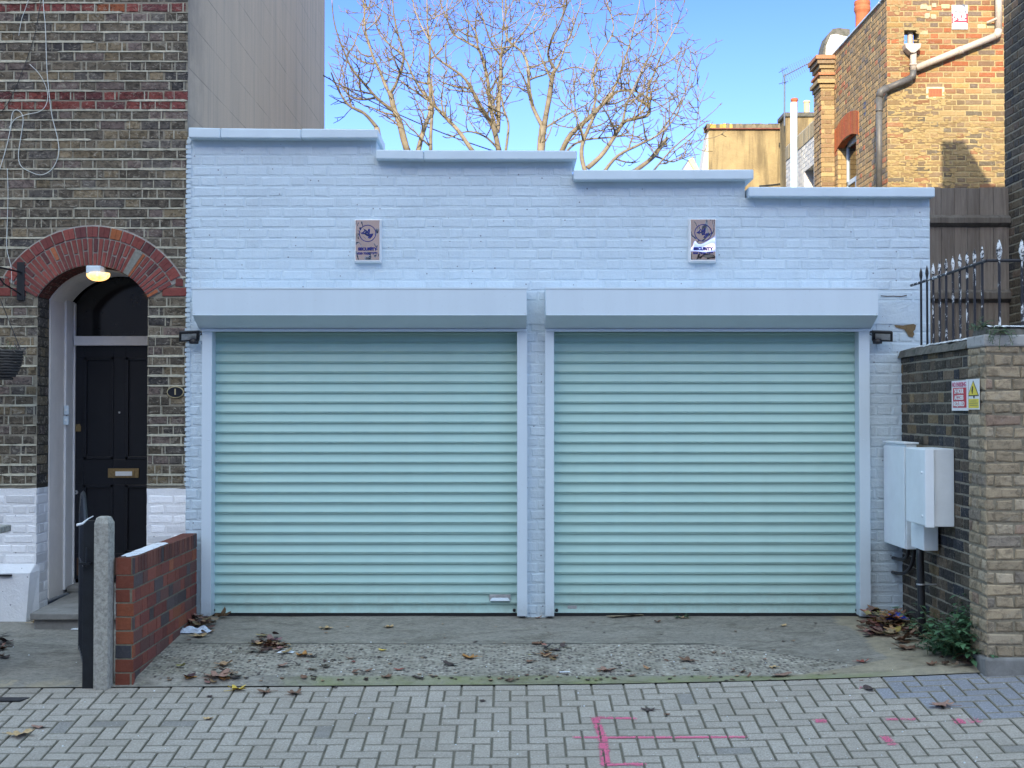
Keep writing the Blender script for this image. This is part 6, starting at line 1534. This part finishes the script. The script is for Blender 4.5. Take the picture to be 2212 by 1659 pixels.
# px, py, size (m), kind, colour, label
LV = [(512, 1492, .062, 'maple', 'yellow', "bright yellow maple leaf on the paving just below the driveway edge"),
 (573, 1497, .052, 'maple', 'brown', "flat brown leaf on the paving beside the yellow maple leaf"),
 (636, 1501, .05, 'maple', 'brown', "ragged brown leaf on the paving, second one right of the yellow maple leaf"),
 (44, 1590, .078, 'maple', 'buff', "large pale buff maple leaf on the paving in the bottom corner"),
 (84, 1573, .045, 'oval', 'pink', "small pinkish leaf just behind the large buff maple leaf"),
 (450, 1555, .034, 'maple', 'buff', "tiny star-shaped buff leaf alone on the paving"),
 (453, 1507, .028, 'scrap', 'dark', "tiny black curled leaf scrap above the star-shaped buff leaf"),
 (411, 1465, .042, 'maple', 'orange', "crumpled orange leaf at the driveway edge near the low wall"),
 (468, 1463, .085, 'maple', 'pink', "wide pinkish brown leaf at the driveway edge"),
 (487, 1468, .045, 'maple', 'orange', "yellow-brown leaf lying against the wide pinkish leaf"),
 (484, 1438, .062, 'maple', 'tan', "tan leaf on the rough concrete above the wide pinkish leaf"),
 (655, 1418, .062, 'maple', 'orange', "curled bronze leaf on the rough concrete beside a white scrap"),
 (610, 1441, .055, 'scrap', 'pink', "long pale brown leaf on the rough concrete below the bronze leaf"),
 (590, 1395, .08, 'maple', 'brown', "top brown leaf of the small heap in front of the mint shutter"),
 (572, 1402, .055, 'scrap', 'dark', "dark curled leaf at the near side of the small heap"),
 (556, 1390, .055, 'oval', 'dark', "long dark leaf at the left of the small heap"),
 (603, 1400, .06, 'maple', 'tan', "tan leaf at the right of the small heap"),
 (704, 1359, .055, 'maple', 'buff', "buff star-shaped leaf on smooth concrete in front of the left shutter"),
 (840, 1356, .045, 'maple', 'buff', "arched buff leaf near the concrete crack below the left shutter"),
 (827, 1406, .032, 'oval', 'yellow', "slim yellow leaf on the rough concrete"),
 (757, 1424, .032, 'oval', 'brown', "small oval brown leaf on the rough concrete left of the slim yellow leaf"),
 (793, 1451, .036, 'oval', 'brown', "brown oval leaf near the mossy edge"),
 (862, 1448, .034, 'oval', 'red', "small reddish leaf near the mossy edge"),
 (836, 1463, .05, 'scrap', 'brown', "ragged brown leaf on the mossy edge beside the reddish one"),
 (905, 1466, .035, 'oval', 'dark', "small black leaf on the mossy edge"),
 (972, 1437, .052, 'oval', 'dark', "dark round leaf beside the golden brown leaf"),
 (1014, 1422, .06, 'maple', 'orange', "golden brown leaf in the middle of the rough concrete"),
 (1160, 1392, .06, 'scrap', 'brown', "flat brown leaf on the seam between the smooth and rough concrete"),
 (1178, 1417, .062, 'maple', 'tan', "tan folded leaf in the middle of the driveway below the seam"),
 (1196, 1421, .05, 'scrap', 'brown', "brown leaf tucked under the tan folded leaf"),
 (1144, 1431, .035, 'maple', 'brown', "small upright brown leaf left of the tan folded leaf"),
 (1311, 1449, .07, 'maple', 'pink', "broad pinkish brown leaf near the mossy edge beside a cigarette end"),
 (1484, 1428, .06, 'maple', 'brown', "ragged brown leaf on the rough concrete under the right shutter"),
 (1365, 1461, .028, 'oval', 'brown', "little brown leaf on the mossy edge below the right shutter"),
 (1402, 1535, .045, 'maple', 'dark', "dark curled leaf on the paving behind the pink paint marks"),
 (1441, 1546, .026, 'scrap', 'brown', "tiny brown leaf right of the dark curled leaf on the paving"),
 (1042, 1516, .03, 'scrap', 'dark', "small dark leaf with a stalk in the middle of the paving"),
 (1688, 1461, .07, 'oval', 'pink', "long pink-brown leaf on the mossy edge towards the weed"),
 (1671, 1443, .038, 'maple', 'buff', "small buff leaf just above the long pink-brown leaf"),
 (1862, 1431, .042, 'maple', 'red', "reddish leaf at the end of the rough concrete near the sandy patch"),
 (1877, 1491, .05, 'oval', 'dark', "thin black leaf on the paving near a pink smear"),
 (2035, 1528, .075, 'maple', 'pink', "large pale curled leaf on the bluish paving blocks"),
 (2012, 1437, .04, 'maple', 'brown', "pointed brown leaf on the sandy patch"),
 (1958, 1385, .085, 'maple', 'brown', "brown curled leaf in front of the black pipe, the upper of two"),
 (1955, 1402, .085, 'maple', 'brown', "brown curled leaf in front of the black pipe, the lower of two"),
 (1993, 1358 + 14, .085, 'maple', 'pink', "large tan leaf leaning by the foot of the black pipe"),
 (1692, 1353, .032, 'oval', 'buff', "little buff leaf on smooth concrete under the right shutter"),
 (1420, 1345, .03, 'oval', 'brown', "small brown leaf right beside the key-slot shutter's threshold"),
 (1475, 1336, .03, 'maple', 'tan', "small tan leaf touching the right shutter's seal"),
 (1163, 1336, .028, 'oval', 'brown', "small brown leaf at the foot of the brick strip between the shutters"),
 (480, 1336, .065, 'maple', 'tan', "upright tan leaf leaning near the foot of the left shutter"),
 (447, 1367, .065, 'maple', 'tan', "curled tan leaf right of the clear plastic bag"),
 (431, 1376, .07, 'maple', 'buff', "buff leaf in front of the clear plastic bag"),
 (85, 1348, .075, 'maple', 'buff', "big yellowish leaf resting against the doorstep"),
 (10, 1432 - 10, .05, 'scrap', 'dark', "dark leaf on the house path at the left edge")]
TALL = {"upright tan leaf leaning near the foot of the left shutter": .9, "large tan leaf leaning by the foot of the black pipe": .8, "brown curled leaf in front of the black pipe, the upper of two": .7}
for i, (px, py, sz, kd, cl_, lab) in enumerate(LV):
    p = ground(px, py); k_ = R.uniform(.85, 1.2); c = tuple(x * k_ for x in LC[cl_])
    q = leafmb(100 + i, sz * 1.12, kd, c, curl=TALL.get(lab, .35 + .3 * R.random()), tilt=(.5 if lab in TALL else R.uniform(-.12, .12)))
    ob = q.build("fallen_leaf", M['leaf']); ob.location = p + Vector((0, 0, .005)); tag(ob, lab, "leaf", "fallen leaves on the ground")
# the uncountable drifts
q = MB(); r = random.Random(77)
def drift(n, pxy, sx, sy, cols, h=.0, s0=.03, s1=.07):
    for _ in range(n):
        px, py = r.gauss(pxy[0], sx), r.gauss(pxy[1], sy); p = ground(px, py)
        if p.y > Y0 - .03 or p.x > XW - .03: continue
        if -2.5 < p.x < -2.37: continue
        lf_ = leafmb(r.randint(0, 9999), r.uniform(s0, s1), r.choice(('maple', 'scrap', 'scrap', 'oval')), tuple(x * r.uniform(.7, 1.2) for x in LC[r.choice(cols)]), curl=r.uniform(.2, .8), tilt=r.uniform(-.4, .4))
        o_ = p + Vector((0, 0, .004 + h * r.random())); q.add([Vector(v) + o_ for v in lf_.v], lf_.f, lf_.c[0])
drift(70, (1925, 1347), 26, 8, ('brown', 'tan', 'orange', 'tan', 'brown', 'buff'), .08, .04, .085); drift(26, (1905, 1366), 20, 6, ('brown', 'dark', 'tan'), .02)
drift(26, (1975, 1375), 22, 9, ('brown', 'tan', 'pink'), .04); drift(22, (2085, 1432), 24, 7, ('brown', 'dark'), .03); drift(16, (2040, 1390), 12, 12, ('brown', 'dark'), .02)
drift(44, (432, 1350), 15, 7, ('tan', 'brown', 'dark', 'brown'), .04, .03, .06); drift(34, (582, 1392), 22, 9, ('brown', 'dark', 'tan', 'tan', 'pink'), .02, .03, .055); drift(14, (1185, 1408), 26, 10, ('brown', 'dark', 'tan'), .01, .02, .045); drift(14, (470, 1455), 34, 10, ('brown', 'tan', 'pink', 'dark'), .01, .025, .055); drift(16, (700, 1440), 60, 16, ('brown', 'dark'), .0, .015, .04); drift(14, (1500, 1430), 110, 22, ('brown', 'dark', 'tan'), .0, .015, .035)
drift(12, (120, 1286 + 35), 10, 3, ('brown', 'orange'), .03); drift(10, (5, 1395), 10, 12, ('dark', 'brown'), .01)
for _ in range(230):      # stray scraps over the driveway
    px, py = r.uniform(330, 1880), r.choice((r.uniform(1345, 1470), 1472 - abs(r.gauss(0, 10)))); p = ground(px, py)
    lf_ = leafmb(r.randint(0, 9999), r.uniform(.006, .026), 'scrap', LC[r.choice(('dark', 'brown', 'tan', 'dark'))], curl=.3); o_ = p + Vector((0, 0, .004)); q.add([Vector(v) + o_ for v in lf_.v], lf_.f, lf_.c[0])
tag(q.build("leaf_litter", M['leaf']), kind='stuff')
q = MB()
for _ in range(110):
    px, py = r.uniform(0, 2200), r.uniform(1385, 1650); p = ground(px, py, .004); s_ = r.uniform(.002, .006); q.lathe([(s_, -.001), (s_ * .8, s_ * .6), (0, s_ * .8)], p, 5, (0, 0, 1), (.75, .76, .74))
ob = q.build("white_grit", M['paper']); tag(ob, kind='stuff')
def crumple(px, py, sx, sy, h, m, name, lab, cat, seed, lift=.004):
    p = ground(px, py, lift); q = MB(); n = 16; vs = []; fs = []
    for j in range(n + 1):
        for i in range(n + 1):
            u, v = i / n - .5, j / n - .5; e = 1 - (2 * max(abs(u), abs(v))) ** 3
            vs.append((p.x + u * sx * (1 + .25 * noise.noise(Vector((v * 4, seed, 0)))), p.y + v * sy * (1 + .25 * noise.noise(Vector((u * 4, seed, 4)))), p.z + max(.0, h * e * (.55 + .9 * noise.noise(Vector((u * 5, v * 5, seed)))))))
    for j in range(n):
        for i in range(n): a = j * (n + 1) + i; fs.append((a, a + 1, a + n + 2, a + n + 1))
    q.add(vs, fs); tag(base_at(q.build(name, m), p), lab, cat)
crumple(421, 1366, .23, .12, .05, M['plastic'], "plastic_bag", "crumpled clear plastic bag in leaves at the foot of the low wall", "plastic bag", 1)
crumple(617, 1410, .11, .06, .012, M['paper'], "paper_scrap", "small white torn paper scrap on the rough concrete", "paper", 2)
crumple(1928 + 8, 1351, .16, .10, .05, M['bluepack'], "snack_wrapper", "blue shiny wrapper caught in the leaf pile by the black pipe", "wrapper", 3, .05)
crumple(163, 1360, .06, .05, .01, M['paper'], "paper_scrap", "small white paper scrap on the path behind the gate", "paper", 4)
p = ground(1219, 1455, .009); q = MB(); q.tube([p + Vector((-.03, 0, 0)), p + Vector((.035, .012, 0))], .0045, 8); tag(base_at(q.build("cigarette_end", M['paper']), p), "white cigarette end near the mossy edge of the driveway", "cigarette end")
a = ground(1309, 1332.5, .008); b_ = ground(1392, 1334, .008); q = MB(); q.prism([(0, 0), (b_.x - a.x, .045), (b_.x - a.x - .02, .07), (.05, -.05)], (a.x, a.y - .02, a.z), U, (0, 1, 0), (0, 0, 1), .005); tag(base_at(q.build("cardboard_strip", M['card']), a), "thin strip of wet cardboard against the seal of the right shutter", "cardboard")

# weeds
def weed(px, py, n, spread, h, lab, seed, name="weed", base=None, droop=.1, ls=.022):
    b0 = base if base is not None else ground(px, py); r = random.Random(seed); t = thing(name, lab, "weed", tuple(b0)); st = MB(); lf_ = MB()
    for _ in range(n):
        p = Vector(b0) + Vector((r.gauss(0, spread * .35), r.gauss(0, spread * .35), 0)); d = Vector((r.gauss(0, .4), r.gauss(0, .4) - .15, 1)).normalized(); ln = h * r.uniform(.5, 1); pts = [p]
        for j in range(7):
            d = (d + Vector((r.gauss(0, .12), r.gauss(0, .12), -droop))).normalized(); p = p + d * ln / 7; pts.append(p.copy())
            for s_ in range(3):
                a = r.uniform(0, 6.28); o_ = Vector((cos(a), sin(a), r.uniform(-.3, .4))).normalized(); L_ = ls * r.uniform(.6, 1.4); w_ = o_.cross(Vector((0, 0, 1))).normalized() * L_ * .36; q0 = p + o_ * L_ * .3; up = Vector((0, 0, -L_ * .3))
                k_ = r.uniform(.6, 1.35); c = (.065 * k_, .15 * k_, .07 * k_)
                lf_.add([q0, q0 + o_ * L_ * .5 + w_, q0 + o_ * L_ * 1.25 + up, q0 + o_ * L_ * .5 - w_, q0 + o_ * L_ * .55 + Vector((0, 0, -L_ * .08))], [(0, 1, 4), (1, 2, 4), (2, 3, 4), (3, 0, 4)], c)
        st.tube(pts, .002, 4, (.10, .14, .06), 0, False)
    part(st, "stems", M['plant'], t); part(lf_, "foliage", M['plant'], t)
weed(2082, 1405, 85, .30, .42, "leafy green nettle clump growing at the foot of the pale brick pier", 5, base=ground(2088, 1418), ls=.042)
weed(2048, 1400, 34, .24, .20, "low sprawling green weed beside the taller nettle clump", 15, base=ground(2056, 1412), ls=.034)
weed(0, 0, 16, .12, .16, "small ferny weed sprouting from the top corner of the old wall", 6, base=(XW + .06, 8.72, zc + .11), ls=.014, droop=.25)
weed(0, 0, 16, .10, .20, "ferny weed trailing over the pale patched coping stone", 7, base=(XW + .10, 8.52, zc + .08), ls=.013, droop=.55)
weed(1475, 1334, 6, .05, .05, "tiny green weed in the joint under the right shutter", 8, base=ground(1478, 1335), ls=.01)
weed(0, 0, 10, .06, .10, "little green weed between the black pipe and the dark wall", 9, base=(2.93, 9.7, -.01), ls=.016)

# ------------------------------------------------------------------ survey marks sprayed on the paving
def spray(strokes, lab, seed, dens=1.0):
    q = MB(); r = random.Random(seed); u = .1011; x00 = W(1013.4, 1500, 8.45).x - .05 - 50 * u; yt = 8.597 - u
    for (a, b_, w_) in strokes:
        A_, B_ = ground(*a), ground(*b_); d = B_ - A_; L_ = Vector((d.x, d.y)).length; d2 = Vector((d.x, d.y)) / L_; nn = Vector((-d2.y, d2.x)); s_ = .005
        m_ = int(L_ / s_); w_ *= 1.3; wn_ = int(w_ * 1.4 / s_)
        for i in range(-3, m_ + 3):
            for j in range(-wn_, wn_ + 1):
                o_ = j * s_ / (w_ * .5); pr = dens * (1.25 - abs(o_) ** 2.2 * .95) * (1 if 0 <= i < m_ else .3) * (.8 + .45 * noise.noise(Vector((i * .06, j * .1, seed))))
                if r.random() > pr: continue
                x, y = A_.x + d2.x * i * s_ + nn.x * j * s_, A_.y + d2.y * i * s_ + nn.y * j * s_
                ci, cj = (x - x00) / u, (yt - y) / u; fx, fy = ci % 1, cj % 1; c4 = (int(math.floor(ci)) + int(math.floor(cj)) + 2) % 4
                ex = (c4 in (0, 2, 3) and fx < .06) or (c4 in (1, 2, 3) and fx > .94); ey = (c4 in (0, 1, 2) and fy < .06) or (c4 in (0, 1, 3) and fy > .94)
                if (ex or ey) and r.random() < .93: continue
                z = z_street(x, y) + .0065; h = s_ * .62; q.quad((x - h, y - h, z), (x + h, y - h, z), (x + h, y + h, z), (x - h, y + h, z))
    ob = q.build("survey_mark", M['pink']); c = ground(*strokes[0][0]); base_at(ob, c); tag(ob, lab, "survey mark", "pink survey marks on the paving")
spray([((1285, 1552), (1303, 1600), .040), ((1303, 1600), (1308, 1657), .042), ((1288, 1552), (1372, 1554), .032), ((1243, 1595), (1612, 1594), .024), ((1308, 1653), (1392, 1653), .036)], "large pink sprayed bracket and long line on the paving", 1, 1.05)
spray([((1763, 1559), (1786, 1559), .05)], "short solid pink dab on one paving block", 2, .85)
spray([((1915, 1556), (1982, 1555), .03)], "faint pink bar along one paving block", 3, .5)
spray([((2068, 1556), (2076, 1566), .05)], "small bright pink tick near the pale curled leaf", 4, .9)
spray([((2100, 1556), (2112, 1563), .06)], "blurred pink smudge towards the edge of the paving", 5, .4)
spray([((1912, 1592), (1928, 1612), .045)], "slanting pink stroke below the faint pink bar", 6, .65)
spray([((1860, 1487), (1868, 1489), .05)], "faded pink spot beside the thin black leaf", 7, .35)

# iron cover set in the paving at the left
a = ground(5, 1513); q = MB(); c = ground(32, 1513); q.hexa([(c.x - .13, c.y - .045, c.z + .003), (c.x + .05, c.y - .045, c.z + .003), (c.x + .08, c.y + .055, c.z + .003), (c.x - .10, c.y + .055, c.z + .003), (c.x - .13, c.y - .045, c.z + .009), (c.x + .05, c.y - .045, c.z + .009), (c.x + .08, c.y + .055, c.z + .009), (c.x - .10, c.y + .055, c.z + .009)])
tag(base_at(q.build("access_cover", M['blackiron'], bevel=.002), c), "small black iron access cover in the paving at the left", "access cover")

# ------------------------------------------------------------------ terrace across the street, seen only in the mirror plates; its roofline shades the street
def far_brick():
    m, t, p = mat("far_terrace_brick"); k = N(t); sx = k.n("ShaderNodeSeparateXYZ"); g_ = k.n("ShaderNodeNewGeometry"); k.l(g_.outputs["Position"], sx.inputs[0]); cb = k.n("ShaderNodeCombineXYZ"); k.l(sx.outputs[0], cb.inputs[0]); k.l(sx.outputs[2], cb.inputs[1])
    b_ = k.n("ShaderNodeTexBrick"); b_.inputs["Scale"].default_value = 1; b_.inputs["Brick Width"].default_value = .225; b_.inputs["Row Height"].default_value = .075; b_.inputs["Mortar Size"].default_value = .006
    b_.inputs["Color1"].default_value = (.66, .50, .42, 1); b_.inputs["Color2"].default_value = (.56, .42, .36, 1); b_.inputs["Mortar"].default_value = (.6, .54, .48, 1); k.l(cb.outputs[0], b_.inputs["Vector"]); k.l(b_.outputs[0], p.inputs["Base Color"]); p.inputs["Roughness"].default_value = .9; return m
FB = far_brick()
YOP = -7.0; HO = 12.25
for k_ in range(7):
    xa_, xb_ = -27 + k_ * 6, -21 + k_ * 6; HO = 12.25 if k_ < 5 else 6.2
    t = thing("terraced_house", ("brick terraced house across the street, number %s along from the left" % ("one", "two", "three", "four", "five", "six", "seven")[k_]), "house", ((xa_ + xb_) / 2, YOP, -.42), "terrace across the street")
    q = MB(); q.box(xa_ + .01, xb_ - .01, YOP - 8, YOP, -.42, HO); part(q, "wall", FB, t)
    q = MB(); q.box(xa_, xb_, YOP - .3, YOP + .08, HO, HO + .12); part(q, "parapet_coping", M['concrete'], t)
    for fz in ((.5, 4.2, 7.8) if k_ < 5 else (.5, 3.6)):
        for fx in (1.3, 4.3):
            if fz == .5 and fx == 1.3: 
                q = MB(); q.box(xa_ + .9, xa_ + 1.8, YOP + .0, YOP + .05, -.3, 1.9); part(q, "front_door", M['door'], t); continue
            q = MB(); x_, w_ = xa_ + fx, .55; q.box(x_ - w_, x_ + w_, YOP + .005, YOP + .06, fz, fz + 1.9); wq = part(q, "window", M['white'], t)
            q = MB()
            for a_ in (0, 1): q.box(x_ - w_ + .08, x_ + w_ - .08, YOP + .062, YOP + .07, fz + .08 + a_ * .92, fz + .88 + a_ * .94)
            part(q, "pane", M['darkglass'], wq)
